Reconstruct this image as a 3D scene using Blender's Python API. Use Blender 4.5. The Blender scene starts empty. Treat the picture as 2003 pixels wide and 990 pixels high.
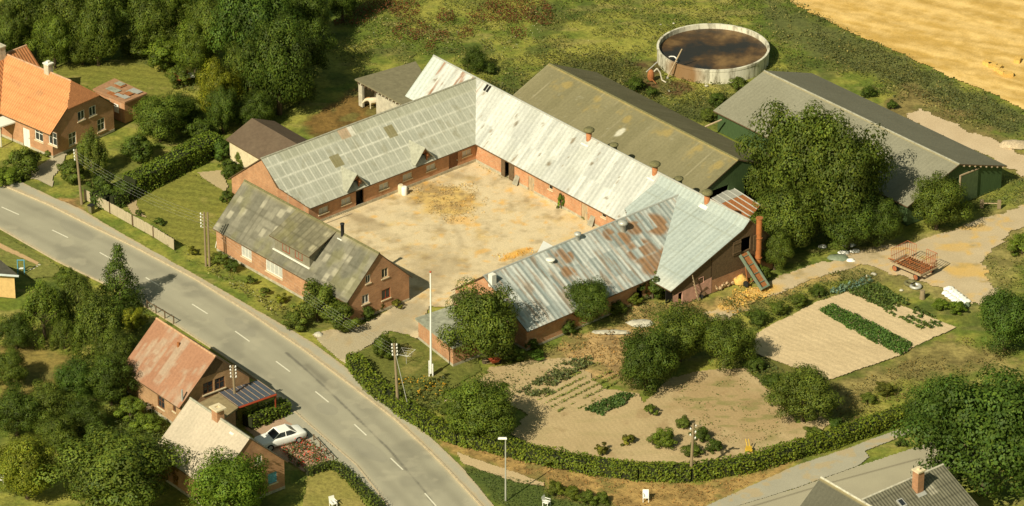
import bpy, math, random
import numpy as np
from mathutils import Vector, Matrix
random.seed(7); rng = np.random.default_rng(11)
C = bpy.context.scene.collection
R = math.radians
# ---------------------------------------------------------------- camera / light / exposure
F = 8000.; CX = 1001.5; CY = 495.; PD = R(27.5); DIST = 372.
H = DIST*math.sin(PD); YC = -DIST*math.cos(PD)
cam = bpy.data.cameras.new('camera'); co = bpy.data.objects.new('camera', cam); C.objects.link(co)
cam.sensor_width = 36; cam.lens = 36*F/2003; cam.clip_start = 1; cam.clip_end = 6000
co.location = (0, YC, H); co.rotation_euler = (math.pi/2-PD, 0, 0); bpy.context.scene.camera = co
SAZ = R(36); SEL = R(40)          # light travels towards (sin, cos) of SAZ
w = bpy.data.worlds.new('World'); bpy.context.scene.world = w; w.use_nodes = True
nt = w.node_tree; bg = nt.nodes['Background']; sk = nt.nodes.new('ShaderNodeTexSky')
sk.sky_type = 'NISHITA'; sk.sun_disc = False; sk.sun_elevation = SEL; sk.sun_rotation = SAZ+math.pi
tm = nt.nodes.new('ShaderNodeMix'); tm.data_type = 'RGBA'; tm.blend_type = 'MULTIPLY'; tm.inputs[0].default_value = 1
tm.inputs[7].default_value = (1, .93, .52, 1)
nt.links.new(sk.outputs[0], tm.inputs[6]); nt.links.new(tm.outputs[2], bg.inputs[0]); bg.inputs[1].default_value = .078
sl = bpy.data.lights.new('sun', 'SUN'); sl.energy = 4.9; sl.angle = R(.5); sl.color = (1, .91, .68)
so = bpy.data.objects.new('sun', sl); C.objects.link(so)
so.rotation_euler = Vector((math.sin(SAZ)*math.cos(SEL), math.cos(SAZ)*math.cos(SEL), -math.sin(SEL))).to_track_quat('-Z', 'Y').to_euler()
vs = bpy.context.scene.view_settings; vs.view_transform = 'Standard'; vs.look = 'None'; vs.exposure = .18; vs.gamma = 1
vs.use_curve_mapping = False

# ---------------------------------------------------------------- survey helpers
def ray(u, v):
    dx = (u-CX)/F; dy = -(v-CY)/F
    return np.array([dx, math.cos(PD)+dy*math.sin(PD), -math.sin(PD)+dy*math.cos(PD)])
def G(u, v, z=0.):
    d = ray(u, v); t = (z-H)/d[2]; return np.array([0, YC, H])+d*t
def PX(*pts, z=0.): return [tuple(G(u, v, z)[:2]) for u, v in pts]
def tall(u, vb, vt):              # height of something standing at (u,vb) whose top shows at vt
    b = G(u, vb); d = ray(u, vt); t = (b[1]-YC)/d[1]; return H+d[2]*t
# ---------------------------------------------------------------- noise
def vnoise(x, y, seed=0):
    r = np.random.default_rng(seed).random((256, 256)); x = np.asarray(x, float); y = np.asarray(y, float)
    xi = np.floor(x).astype(int); yi = np.floor(y).astype(int); fx = x-xi; fy = y-yi
    fx = fx*fx*(3-2*fx); fy = fy*fy*(3-2*fy); a = r[xi & 255, yi & 255]; b = r[(xi+1) & 255, yi & 255]
    c = r[xi & 255, (yi+1) & 255]; d = r[(xi+1) & 255, (yi+1) & 255]
    return (a*(1-fx)+b*fx)*(1-fy)+(c*(1-fx)+d*fx)*fy
def fbm(x, y, s, o=4, seed=0):
    t = 0; a = .5; n = 0
    for i in range(o):
        t = t+a*vnoise(np.asarray(x)/s*2**i+17.3*i, np.asarray(y)/s*2**i+5.1*i, seed+i); n += a; a *= .55
    return t/n
def sstep(a, b, x): t = np.clip((x-a)/(b-a), 0, 1); return t*t*(3-2*t)
def inpoly(x, y, poly):
    ins = np.zeros(np.shape(x), bool); n = len(poly)
    for i in range(n):
        x0, y0 = poly[i]; x1, y1 = poly[i-1]
        if y0 == y1: continue
        ins ^= ((y0 > y) != (y1 > y)) & (x < (x1-x0)*(y-y0)/(y1-y0)+x0)
    return ins
def segd(x, y, pts):              # distance to a polyline
    d = np.full(np.shape(x), 1e9)
    for (x0, y0), (x1, y1) in zip(pts, pts[1:]):
        l2 = (x1-x0)**2+(y1-y0)**2; t = np.clip(((x-x0)*(x1-x0)+(y-y0)*(y1-y0))/l2, 0, 1)
        d = np.minimum(d, np.hypot(x-x0-t*(x1-x0), y-y0-t*(y1-y0)))
    return d
def soft(x, y, poly, wd=.6, seed=3):   # 1 inside, 0 outside, ragged soft edge
    d = segd(x, y, list(poly)+[poly[0]]); s = np.where(inpoly(x, y, poly), d, -d)
    return sstep(-wd, wd, s+(fbm(x, y, 1.2, 3, seed)-.5)*wd*3)
def ell(x, y, cx, cy, rx, ry, ang=0):
    c, s = math.cos(ang), math.sin(ang); a = ((x-cx)*c+(y-cy)*s)/rx; b = (-(x-cx)*s+(y-cy)*c)/ry
    return np.clip(1-np.sqrt(a*a+b*b), 0, 1)
def mix(a, b, t): t = np.asarray(t)[..., None]; return np.asarray(a)*(1-t)+np.asarray(b)*t
def V3(c, x): return np.broadcast_to(np.array(c, float), np.shape(x)+(3,)).copy()
# ---------------------------------------------------------------- mesh helpers
def mesh_np(name, verts, faces, mat=None, parent=None, col=None, smooth=False):
    me = bpy.data.meshes.new(name); verts = np.asarray(verts, np.float32); faces = np.asarray(faces, np.int32)
    k = faces.shape[1]; me.vertices.add(len(verts)); me.vertices.foreach_set('co', verts.ravel())
    me.loops.add(faces.size); me.loops.foreach_set('vertex_index', faces.ravel())
    me.polygons.add(len(faces)); me.polygons.foreach_set('loop_start', np.arange(0, faces.size, k, dtype=np.int32))
    me.polygons.foreach_set('loop_total', np.full(len(faces), k, np.int32))
    me.update(calc_edges=True)
    if col is not None:
        a = me.color_attributes.new('Col', 'FLOAT_COLOR', 'POINT'); c4 = np.ones((len(verts), 4), np.float32); c4[:, :3] = col
        a.data.foreach_set('color', c4.ravel())
    if smooth: me.polygons.foreach_set('use_smooth', np.ones(len(faces), bool))
    o = bpy.data.objects.new(name, me); C.objects.link(o)
    if mat: me.materials.append(mat)
    if parent: o.parent = parent
    return o
class MB:
    def __init__(s): s.v = []; s.f = []
    def poly(s, pts): n = len(s.v); s.v += [tuple(map(float, p)) for p in pts]; s.f.append(tuple(range(n, n+len(pts)))); return s
    def box(s, x0, x1, y0, y1, z0, z1):
        return s.hexa([(x0, y0), (x1, y0), (x1, y1), (x0, y1)], z0, z1)
    def hexa(s, base, z0, z1, top=None):
        n = len(s.v); m = len(base); top = top or base
        s.v += [(a, b, z0) for a, b in base]+[(a, b, z1) for a, b in top]
        s.f.append(tuple(range(n+m-1, n-1, -1))); s.f.append(tuple(range(n+m, n+2*m)))
        for i in range(m): j = (i+1) % m; s.f.append((n+i, n+j, n+m+j, n+m+i))
        return s
    def slab(s, pts, th):       # planar polygon with thickness downward
        n = len(s.v); m = len(pts); s.v += [tuple(p) for p in pts]+[(p[0], p[1], p[2]-th) for p in pts]
        s.f.append(tuple(range(n, n+m))); s.f.append(tuple(range(n+2*m-1, n+m-1, -1)))
        for i in range(m): j = (i+1) % m; s.f.append((n+j, n+i, n+m+i, n+m+j))
        return s
    def bar(s, a, b, r, r2=None, k=6):
        r2 = r if r2 is None else r2; a = Vector(a); b = Vector(b); d = (b-a).normalized()
        q = d.orthogonal().normalized(); p = d.cross(q); n = len(s.v)
        for c, rr in ((a, r), (b, r2)):
            for i in range(k):
                t = 2*math.pi*(i+.5)/k; s.v.append(tuple(c+(q*math.cos(t)+p*math.sin(t))*rr))
        for i in range(k): j = (i+1) % k; s.f.append((n+i, n+j, n+k+j, n+k+i))
        s.f.append(tuple(range(n+k-1, n-1, -1))); s.f.append(tuple(range(n+k, n+2*k))); return s
    def tube(s, pts, r, k=6):
        for a, b in zip(pts, pts[1:]): s.bar(a, b, r, k=k)
        return s
    def lathe(s, prof, cx=0, cy=0, k=20):
        n = len(s.v)
        for r, z in prof:
            for i in range(k): t = 2*math.pi*i/k; s.v.append((cx+r*math.cos(t), cy+r*math.sin(t), z))
        for q in range(len(prof)-1):
            for i in range(k): j = (i+1) % k; a = n+q*k; s.f.append((a+i, a+j, a+k+j, a+k+i))
        s.f.append(tuple(range(n+(len(prof)-1)*k, n+len(prof)*k))); return s
    def build(s, name, mat, parent=None, smooth=False):
        me = bpy.data.meshes.new(name); me.from_pydata(s.v, [], s.f); me.update()
        if smooth:
            for p in me.polygons: p.use_smooth = len(p.vertices) < 5
        me.materials.append(mat); o = bpy.data.objects.new(name, me); C.objects.link(o)
        if parent: o.parent = parent
        return o
def tag(o, label=None, cat=None, group=None, kind=None):
    if label: o['label'] = label
    if cat: o['category'] = cat
    if group: o['group'] = group
    if kind: o['kind'] = kind
    return o
def thing(name, label, cat, loc=(0, 0, 0), rz=0, group=None):
    o = bpy.data.objects.new(name, None); C.objects.link(o); o.location = loc; o.rotation_euler = (0, 0, rz)
    return tag(o, label, cat, group)
def copy_tree(o, parent=None):
    c = o.copy(); C.objects.link(c)
    if parent: c.parent = parent
    for ch in list(o.children): copy_tree(ch, c)
    return c
# ---------------------------------------------------------------- materials
M = {}
def nodes(name):
    m = bpy.data.materials.new(name); m.use_nodes = True; n = m.node_tree; return m, n, n.nodes['Principled BSDF']
def simple(name, col, rough=.8, var=.25, scale=3., bump=.0, metal=0., spec=.3, coord='Object', stretch=None):
    m, n, b = nodes(name); L = n.links.new
    tc = n.nodes.new('ShaderNodeTexCoord'); mp = n.nodes.new('ShaderNodeMapping'); L(tc.outputs[coord], mp.inputs[0])
    if stretch: mp.inputs['Scale'].default_value = stretch
    no = n.nodes.new('ShaderNodeTexNoise'); no.inputs['Scale'].default_value = scale; no.inputs['Detail'].default_value = 6; no.inputs['Roughness'].default_value = .65
    L(mp.outputs[0], no.inputs[0]); r = n.nodes.new('ShaderNodeMapRange'); r.inputs[1].default_value = .3; r.inputs[2].default_value = .7
    r.inputs[3].default_value = 1-var; r.inputs[4].default_value = 1+var; L(no.outputs[0], r.inputs[0])
    mx = n.nodes.new('ShaderNodeVectorMath'); mx.operation = 'SCALE'; mx.inputs[0].default_value = col; L(r.outputs[0], mx.inputs['Scale'])
    L(mx.outputs[0], b.inputs['Base Color']); b.inputs['Roughness'].default_value = rough; b.inputs['Metallic'].default_value = metal
    b.inputs['Specular IOR Level'].default_value = spec
    if bump:
        bp = n.nodes.new('ShaderNodeBump'); bp.inputs['Strength'].default_value = bump; bp.inputs['Distance'].default_value = .05
        L(no.outputs[0], bp.inputs['Height']); L(bp.outputs[0], b.inputs['Normal'])
    M[name] = m; return m
def brickmat(name, c1, c2, mortar):
    m, n, b = nodes(name); L = n.links.new; tc = n.nodes.new('ShaderNodeTexCoord')
    sx = n.nodes.new('ShaderNodeSeparateXYZ'); L(tc.outputs['Object'], sx.inputs[0]); ad = n.nodes.new('ShaderNodeMath'); L(sx.outputs[0], ad.inputs[0]); L(sx.outputs[1], ad.inputs[1])
    cx = n.nodes.new('ShaderNodeCombineXYZ'); L(ad.outputs[0], cx.inputs[0]); L(sx.outputs[2], cx.inputs[1])
    br = n.nodes.new('ShaderNodeTexBrick'); L(cx.outputs[0], br.inputs[0]); br.inputs['Color1'].default_value = (*c1, 1); br.inputs['Color2'].default_value = (*c2, 1); br.inputs['Mortar'].default_value = (*mortar, 1)
    br.inputs['Scale'].default_value = 1; br.inputs['Brick Width'].default_value = .24; br.inputs['Row Height'].default_value = .075; br.inputs['Mortar Size'].default_value = .008; br.inputs['Bias'].default_value = -.2
    no = n.nodes.new('ShaderNodeTexNoise'); no.inputs['Scale'].default_value = .9; no.inputs['Detail'].default_value = 7; no.inputs['Roughness'].default_value = .7; L(tc.outputs['Object'], no.inputs[0])
    r = n.nodes.new('ShaderNodeMapRange'); r.inputs[1].default_value = .3; r.inputs[2].default_value = .7; r.inputs[3].default_value = .72; r.inputs[4].default_value = 1.2; L(no.outputs[0], r.inputs[0])
    mx = n.nodes.new('ShaderNodeVectorMath'); mx.operation = 'SCALE'; L(br.outputs[0], mx.inputs[0]); L(r.outputs[0], mx.inputs['Scale']); L(mx.outputs[0], b.inputs['Base Color'])
    b.inputs['Roughness'].default_value = .9; b.inputs['Specular IOR Level'].default_value = .15; M[name] = m; return m
def vcol(name, rough=.9, spec=.2, fine=8., var=.25, bump=.3, bd=.04, wave=0, wstr=0., wvar=0., metal=0., tint=False):
    m, n, b = nodes(name); L = n.links.new; at = n.nodes.new('ShaderNodeAttribute'); at.attribute_name = 'Col'
    tc = n.nodes.new('ShaderNodeTexCoord'); no = n.nodes.new('ShaderNodeTexNoise'); no.inputs['Scale'].default_value = fine; no.inputs['Detail'].default_value = 5; no.inputs['Roughness'].default_value = .7
    L(tc.outputs['Object'], no.inputs[0]); r = n.nodes.new('ShaderNodeMapRange'); r.inputs[1].default_value = .3; r.inputs[2].default_value = .7
    r.inputs[3].default_value = 1-var; r.inputs[4].default_value = 1+var; L(no.outputs[0], r.inputs[0]); sc = r.outputs[0]; hgt = no.outputs[0]
    if wave:
        wv = n.nodes.new('ShaderNodeTexWave'); wv.bands_direction = 'X'; wv.inputs['Scale'].default_value = .314/wave; wv.inputs['Distortion'].default_value = 0; L(tc.outputs['Object'], wv.inputs[0])
        wr = n.nodes.new('ShaderNodeMapRange'); wr.inputs[3].default_value = 1-wvar; wr.inputs[4].default_value = 1+wvar; L(wv.outputs['Fac'], wr.inputs[0])
        mm = n.nodes.new('ShaderNodeMath'); mm.operation = 'MULTIPLY'; L(sc, mm.inputs[0]); L(wr.outputs[0], mm.inputs[1]); sc = mm.outputs[0]
        hm = n.nodes.new('ShaderNodeMath'); hm.operation = 'MULTIPLY_ADD'; L(wv.outputs['Fac'], hm.inputs[0]); hm.inputs[1].default_value = wstr; L(no.outputs[0], hm.inputs[2]); hgt = hm.outputs[0]
    mx = n.nodes.new('ShaderNodeVectorMath'); mx.operation = 'SCALE'; L(at.outputs['Color'], mx.inputs[0]); L(sc, mx.inputs['Scale']); L(mx.outputs[0], b.inputs['Base Color'])
    if bump:
        bp = n.nodes.new('ShaderNodeBump'); bp.inputs['Strength'].default_value = bump; bp.inputs['Distance'].default_value = bd; L(hgt, bp.inputs['Height']); L(bp.outputs[0], b.inputs['Normal'])
    b.inputs['Roughness'].default_value = rough; b.inputs['Specular IOR Level'].default_value = spec; b.inputs['Metallic'].default_value = metal
    M[name] = m; return m
def leafmat():
    m, n, b = nodes('foliage'); L = n.links.new; at = n.nodes.new('ShaderNodeAttribute'); at.attribute_name = 'Col'; oi = n.nodes.new('ShaderNodeObjectInfo')
    mx = n.nodes.new('ShaderNodeVectorMath'); mx.operation = 'MULTIPLY'; L(at.outputs['Color'], mx.inputs[0]); L(oi.outputs['Color'], mx.inputs[1])
    L(mx.outputs[0], b.inputs['Base Color']); b.inputs['Roughness'].default_value = .6; b.inputs['Specular IOR Level'].default_value = .25
    tr = n.nodes.new('ShaderNodeBsdfTranslucent'); s2 = n.nodes.new('ShaderNodeVectorMath'); s2.operation = 'MULTIPLY'; L(mx.outputs[0], s2.inputs[0]); s2.inputs[1].default_value = (1.1, 1.2, .5); L(s2.outputs[0], tr.inputs[0])
    ms = n.nodes.new('ShaderNodeMixShader'); ms.inputs[0].default_value = .3; L(b.outputs[0], ms.inputs[1]); L(tr.outputs[0], ms.inputs[2]); L(ms.outputs[0], n.nodes['Material Output'].inputs[0]); M['leaf'] = m
leafmat()
vcol('ground', fine=2.5, var=.35, bump=.6, bd=.15); vcol('gravel', fine=7, var=.16, bump=.35, bd=.05); vcol('asphalt', fine=11, var=.1, bump=.15, bd=.02, rough=.85)
vcol('field', fine=6, var=.16, bump=.5, bd=.06)
vcol('roof_cement', fine=5, var=.14, wave=.45, wstr=.5, wvar=.02, bump=.5, bd=.05)
vcol('roof_sheet', fine=5, var=.12, bump=.4, bd=.04, wave=.3, wstr=.35, wvar=.04); vcol('roof_metal', fine=4, var=.14, wave=.52, wstr=1.1, wvar=.06, bump=.5, bd=.06, rough=.62, spec=.35)
vcol('roof_tile', fine=6, var=.16, wave=.3, wstr=1.2, wvar=.14, bump=.6, bd=.06, rough=.85)
vcol('roof_felt', fine=3, var=.15, bump=.2)
vcol('pale', fine=3, var=.2, bump=.3)
brickmat('brick', (.42, .20, .10), (.33, .15, .075), (.42, .30, .2)); brickmat('brick_orange', (.50, .25, .125), (.41, .19, .095), (.46, .34, .23))
brickmat('brick_yellow', (.44, .25, .12), (.36, .19, .09), (.5, .38, .25)); brickmat('brick_worn', (.50, .20, .09), (.52, .30, .17), (.55, .42, .28))
simple('white', (.8, .78, .7), .5, .06); simple('cream', (.66, .56, .38), .7, .15); simple('plinth', (.42, .38, .28), .9, .3); simple('concrete', (.5, .46, .36), .9, .25, 2, .2)
simple('wood', (.13, .085, .045), .85, .3, 6); simple('wood_pale', (.42, .32, .2), .85, .3, 5, stretch=(1, 1, .3)); simple('brownpaint', (.16, .07, .03), .6, .2); simple('redpaint', (.28, .05, .02), .5, .1)
simple('greenwall', (.055, .095, .035), .7, .25, 4, stretch=(3, 3, .4)); simple('greendoor', (.08, .115, .05), .7, .2); simple('dark', (.012, .011, .009), .9, .2)
simple('glass', (.03, .035, .04), .08, .1, spec=.6); simple('curtain', (.5, .5, .46), .3, .2, 8, stretch=(6, 1, .5)); simple('pink', (.6, .34, .26), .9, .3, 1.5, .2); simple('pinkdark', (.36, .15, .12), .9, .2)
simple('galv', (.5, .5, .46), .45, .12, metal=.3); simple('ventbrick', (.42, .17, .07), .8, .25, 4); simple('orangepipe', (.42, .15, .05), .45, .2, 3); simple('mossy', (.16, .15, .07), .9, .35, 6); simple('rust', (.34, .13, .045), .8, .35, 5)
simple('rubber', (.02, .02, .02), .7, .2); simple('steel_green', (.17, .22, .16), .5, .2, 3); simple('carwhite', (.88, .88, .84), .4, .02, spec=.5); simple('chrome', (.5, .5, .5), .25, .1, metal=.8)
simple('straw', (.66, .42, .12), .95, .3, 7, .5); simple('horse', (.72, .62, .45), .7, .12, 3); simple('horsemane', (.5, .3, .14), .8, .2); simple('soildark', (.09, .06, .03), .95, .4, 5, .4)
simple('plastic_white', (.85, .84, .8), .4, .05); simple('yellow', (.55, .36, .04), .5, .1); simple('bark', (.1, .075, .045), .95, .35, 8, .4); simple('tarp', (.18, .22, .15), .5, .3)
simple('log', (.5, .36, .22), .9, .3, 9); simple('red', (.42, .09, .04), .5, .1); simple('teal', (.12, .36, .48), .5, .1); simple('polewood', (.26, .2, .12), .9, .25, 5, stretch=(5, 5, .3))
simple('tilecap', (.5, .3, .18), .9, .35, 4); simple('roofcap', (.33, .32, .25), .9, .3, 3); simple('fencewood', (.46, .39, .27), .9, .25, 4, stretch=(3, 3, .4)); simple('rubble', (.5, .47, .38), .95, .35, 3, .4); simple('yellowwall', (.62, .42, .18), .9, .15)
def slurry():
    m, n, b = nodes('slurry'); L = n.links.new; tc = n.nodes.new('ShaderNodeTexCoord')
    no = n.nodes.new('ShaderNodeTexNoise'); no.inputs['Scale'].default_value = .22; no.inputs['Detail'].default_value = 8; no.inputs['Roughness'].default_value = .6; L(tc.outputs['Object'], no.inputs[0])
    cr = n.nodes.new('ShaderNodeValToRGB'); e = cr.color_ramp.elements; e[0].position = .44; e[0].color = (.022, .02, .018, 1); e[1].position = .66; e[1].color = (.22, .13, .05, 1); x = e.new(.54); x.color = (.075, .042, .018, 1)
    L(no.outputs[0], cr.inputs[0]); L(cr.outputs[0], b.inputs['Base Color']); b.inputs['Roughness'].default_value = .5
    M['slurry'] = m
slurry()
def lightglass():
    m, n, b = nodes('carport_glass'); b.inputs['Base Color'].default_value = (.1, .12, .16, 1); b.inputs['Roughness'].default_value = .25; b.inputs['Specular IOR Level'].default_value = .8; b.inputs['Alpha'].default_value = .72; M['cglass'] = m
lightglass()
def tankmat():
    m, n, b = nodes('tank_concrete'); L = n.links.new; tc = n.nodes.new('ShaderNodeTexCoord'); mp = n.nodes.new('ShaderNodeMapping'); mp.inputs['Scale'].default_value = (1, 1, .25); L(tc.outputs['Object'], mp.inputs[0])
    no = n.nodes.new('ShaderNodeTexNoise'); no.inputs['Scale'].default_value = 1.3; no.inputs['Detail'].default_value = 8; no.inputs['Roughness'].default_value = .7; L(mp.outputs[0], no.inputs[0])
    cr = n.nodes.new('ShaderNodeValToRGB'); e = cr.color_ramp.elements; e[0].position = .36; e[0].color = (.2, .18, .12, 1); e[1].position = .54; e[1].color = (.68, .65, .53, 1); L(no.outputs[0], cr.inputs[0])
    # brown spill stain where the filling pipe leans
    vm = n.nodes.new('ShaderNodeVectorMath'); vm.operation = 'DISTANCE'; vm.inputs[1].default_value = (-3.2, -4.5, .6); L(tc.outputs['Object'], vm.inputs[0])
    mr = n.nodes.new('ShaderNodeMapRange'); mr.inputs[1].default_value = 1.3; mr.inputs[2].default_value = 2.6; mr.inputs[3].default_value = .95; mr.inputs[4].default_value = 0; L(vm.outputs['Value'], mr.inputs[0])
    mx = n.nodes.new('ShaderNodeMix'); mx.data_type = 'RGBA'; L(mr.outputs[0], mx.inputs[0]); L(cr.outputs[0], mx.inputs[6]); mx.inputs[7].default_value = (.24, .13, .05, 1)
    L(mx.outputs[2], b.inputs['Base Color']); b.inputs['Roughness'].default_value = .9; M['tank'] = m
tankmat()
# ---------------------------------------------------------------- ground
def grid_patch(name, poly, res, colfn, z, mat, jit=.0, kind='structure', relief=0., rs=1., seed=5, label=None, hole=None):
    p = np.array(poly); x0, y0 = p.min(0)-.5; x1, y1 = p.max(0)+.5
    xs = np.arange(x0, x1, res); ys = np.arange(y0, y1, res); X, Y = np.meshgrid(xs, ys, indexing='ij'); nx, ny = X.shape
    xc = X[:-1, :-1]+res/2; yc = Y[:-1, :-1]+res/2
    jx = (fbm(xc, yc, .9, 3, seed)-.5)*jit*4; jy = (fbm(xc, yc, .9, 3, seed+9)-.5)*jit*4
    keep = inpoly(xc+jx, yc+jy, poly)
    if hole is not None: keep &= ~hole(xc, yc)
    i, j = np.nonzero(keep); a = i*ny+j; f = np.stack([a, a+ny, a+ny+1, a+1], 1)
    used = np.unique(f); mp = np.zeros(nx*ny, int); mp[used] = np.arange(len(used)); f = mp[f]
    vx = X.ravel()[used]; vy = Y.ravel()[used]; vz = z+(relief*(fbm(vx, vy, rs, 3, seed+3)) if relief else 0)*np.ones_like(vx)
    o = mesh_np(name, np.stack([vx, vy, vz], 1), f, M[mat], col=colfn(vx, vy), smooth=relief > 0)
    o['kind'] = kind
    if label: o['label'] = label
    return o
DRY = [(PX((845, 850), (900, 850), (1060, 905), (1180, 930), (1350, 945), (1470, 925), (1570, 890), (1500, 940), (1380, 990), (1250, 1000), (1100, 970), (1060, 945), (950, 905), (880, 880)), (.42, .27, .10), .5),
       (PX((1230, 590), (1310, 590), (1500, 560), (1660, 505), (1700, 520), (1640, 545), (1500, 590), (1400, 620), (1200, 740), (1130, 720), (1100, 670), (1200, 640)), (.44, .31, .12), .9),
       (PX((1740, 700), (1860, 660), (1990, 700), (2003, 740), (1900, 720), (1750, 750), (1650, 790), (1620, 770)), (.31, .25, .09), 1.0),
       (PX((940, 735), (1050, 700), (1120, 660), (1230, 640), (1300, 660), (1240, 760), (1180, 730), (1040, 800)), (.46, .31, .14), .8),
       (PX((1240, 125), (1300, 110), (1290, 150), (1370, 165), (1330, 190), (1260, 170)), (.13, .075, .035), .5),
       (PX((590, 240), (640, 205), (705, 165), (710, 200), (760, 190), (790, 210), (720, 262), (620, 268)), (.2, .115, .035), .5),
       (PX((102, 390), (165, 385), (165, 415), (150, 412)), (.4, .24, .1), .4),
       (PX((1690, 480), (1900, 440), (2010, 380), (2010, 500), (1960, 560), (1930, 600), (1700, 560), (1620, 520)), (.33, .28, .1), 1.2),
       (PX((1700, 215), (1780, 160), (1830, 190), (1960, 260), (2010, 300), (2010, 360), (1930, 300)), (.26, .2, .075), 1.0),
       (PX((0, 680), (60, 670), (140, 695), (150, 740), (60, 775), (0, 775)), (.25, .19, .055), .6)]
DK = [(PX((930, 160), (1020, 170), (1080, 120), (1230, 110), (1260, 180), (1300, 215), (1450, 180), (1420, 240), (1300, 230), (1180, 160), (1000, 200)), (.075, .085, .025), 1.0),
      (PX((1500, 0), (1640, 60), (1760, 110), (1950, 200), (2010, 230), (2010, 290), (1900, 230), (1700, 150), (1600, 110), (1500, 60)), (.11, .12, .04), 1.0),
      (PX((930, 900), (1060, 945), (1180, 960), (1200, 1000), (990, 1000), (905, 915)), (.075, .105, .024), .3),
      (PX((1400, 660), (1500, 690), (1640, 740), (1800, 700), (1640, 830), (1560, 820), (1480, 720)), (.13, .12, .035), .8)]
def groundcol(x, y):
    n1 = fbm(x, y, 9, 4, 1); n2 = fbm(x, y, 1.6, 4, 8); n3 = fbm(x*.6, y*1.7, 2.4, 4, 21); c = mix((.12, .16, .024), (.29, .28, .055), sstep(.35, .65, n1*.5+n2*.5))
    c = mix(c, (.34, .28, .1), sstep(.6, .78, n3)*.5); c = mix(c, (.06, .085, .02), sstep(.55, .72, fbm(x, y, 3.4, 4, 31))*.6)
    for p, k, wd in DK: c = mix(c, k, soft(x, y, p, wd)*.8)
    for p, k, wd in DRY:
        kk = mix(k, np.array(k)*.62, sstep(.4, .65, fbm(x, y, 1.1, 4, 12))); kk = mix(kk, (.16, .15, .045), sstep(.56, .7, fbm(x, y, 1.9, 3, 44))*.7)
        s = soft(x, y, p, wd)[..., None]*.92; c = c*(1-s)+kk*s
    return c
def make_ground():
    fx = np.concatenate([[-3000, -900, -300, -120], np.arange(-62, 62.01, .2), [120, 300, 900, 3000]]); fy = np.concatenate([[-900, -300, -120], np.arange(-54, 72.01, .2), [120, 300, 900, 3000, 6000]])
    X, Y = np.meshgrid(fx, fy, indexing='ij'); nx, ny = X.shape; Z = (fbm(X, Y, 3, 3, 2)-.5)*.10-.07
    Z[np.abs(X) > 63] = -.07; a = (np.arange(nx-1)[:, None]*ny+np.arange(ny-1)[None]).ravel()
    o = mesh_np('ground', np.stack([X.ravel(), Y.ravel(), Z.ravel()], 1), np.stack([a, a+ny, a+ny+1, a+1], 1), M['ground'], col=groundcol(X.ravel(), Y.ravel()), smooth=True); o['kind'] = 'structure'
make_ground()
# road: edges in the survey
EL = PX((-160, 375), (0, 447), (110, 510), (235, 570), (335, 630), (420, 685), (507, 746), (593, 820), (697, 910), (760, 990), (800, 1060))
KR = PX((-160, 285), (0, 360), (99, 402), (170, 438), (269, 486), (382, 546), (490, 613), (593, 683), (678, 747), (774, 821), (861, 903), (942, 990), (990, 1060))
PR = PX((-160, 262), (0, 336), (99, 384), (160, 410), (226, 450), (311, 498), (400, 548), (520, 617), (614, 672), (678, 720), (743, 777), (808, 826), (861, 873), (904, 915), (966, 990), (1010, 1060))
KP = [((a[0]*.9+b[0]*.1), (a[1]*.9+b[1]*.1)) for a, b in zip(KR, KR)]
CL = PX((-80, 366), (3, 405), (37, 421), (102, 450), (200, 497), (300, 551), (378, 597), (460, 648), (540, 707), (617, 766), (693, 830), (764, 897), (831, 965), (880, 1020))
def roadcol(x, y):
    c = mix((.33, .31, .235), (.40, .375, .285), fbm(x, y, 2.2, 4, 40)); dc = segd(x, y, CL)
    c = c*(1-.17*np.exp(-((dc-1.9)/.55)**2)-.06*np.exp(-((dc-.9)/.3)**2))[..., None]
    de = np.minimum(segd(x, y, KR), segd(x, y, EL)); c = mix(c, (.55, .47, .31), np.exp(-(de/.28)**2)*.75)
    crack = segd(x, y, PX((560, 690), (612, 735), (680, 800), (760, 878), (830, 960), (850, 990))); c = mix(c, (.1, .095, .08), np.exp(-((crack+(fbm(x, y, .8, 3, 60)-.5)*.25)/.09)**2)*.75)
    st = segd(x, y, PX((600, 715), (650, 758))); c = mix(c, (.14, .13, .1), np.exp(-(st/.35)**2)*.5)
    c = mix(c, (.2, .19, .15), sstep(.56, .75, fbm(x*.5, y*.5, 2, 4, 77))*.4); c = mix(c, (.47, .43, .32), sstep(.6, .75, fbm(x*.7, y*.7, 1.2, 4, 78))*.3)
    for (u, v, a_, b_) in [(150, 450, 2.6, .9), (470, 640, 2.2, .8), (720, 880, 2.5, .9), (640, 800, 1.2, .8)]:
        cx, cy = G(u, v)[:2]; c = mix(c, (.24, .23, .19), (ell(x, y, cx, cy, a_, b_, R(-52)) > 0)*.3)
    return c
def strip(a, b): return a+b[::-1]
road = grid_patch('road', strip(EL, KR), .1, roadcol, .0, 'asphalt')
def pathcol(x, y):
    c = mix((.36, .335, .26), (.44, .41, .32), fbm(x, y, 1.5, 4, 41)); de = np.minimum(segd(x, y, KR), segd(x, y, PR)+.1)
    return mix(c, (.5, .38, .22), np.exp(-((de+(fbm(x, y, .7, 3, 9)-.5)*.5)/.3)**2)*.8)
grid_patch('cycle_path', strip(KR, PR), .08, pathcol, .03, 'asphalt', .03)
kb = MB()
for (x0, y0), (x1, y1) in zip(KR, KR[1:]):
    dx, dy = x1-x0, y1-y0; l = math.hypot(dx, dy); nx, ny = -dy/l*.07, dx/l*.07
    kb.hexa([(x0-nx, y0-ny), (x1-nx, y1-ny), (x1+nx, y1+ny), (x0+nx, y0+ny)], -.05, .1)
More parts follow.
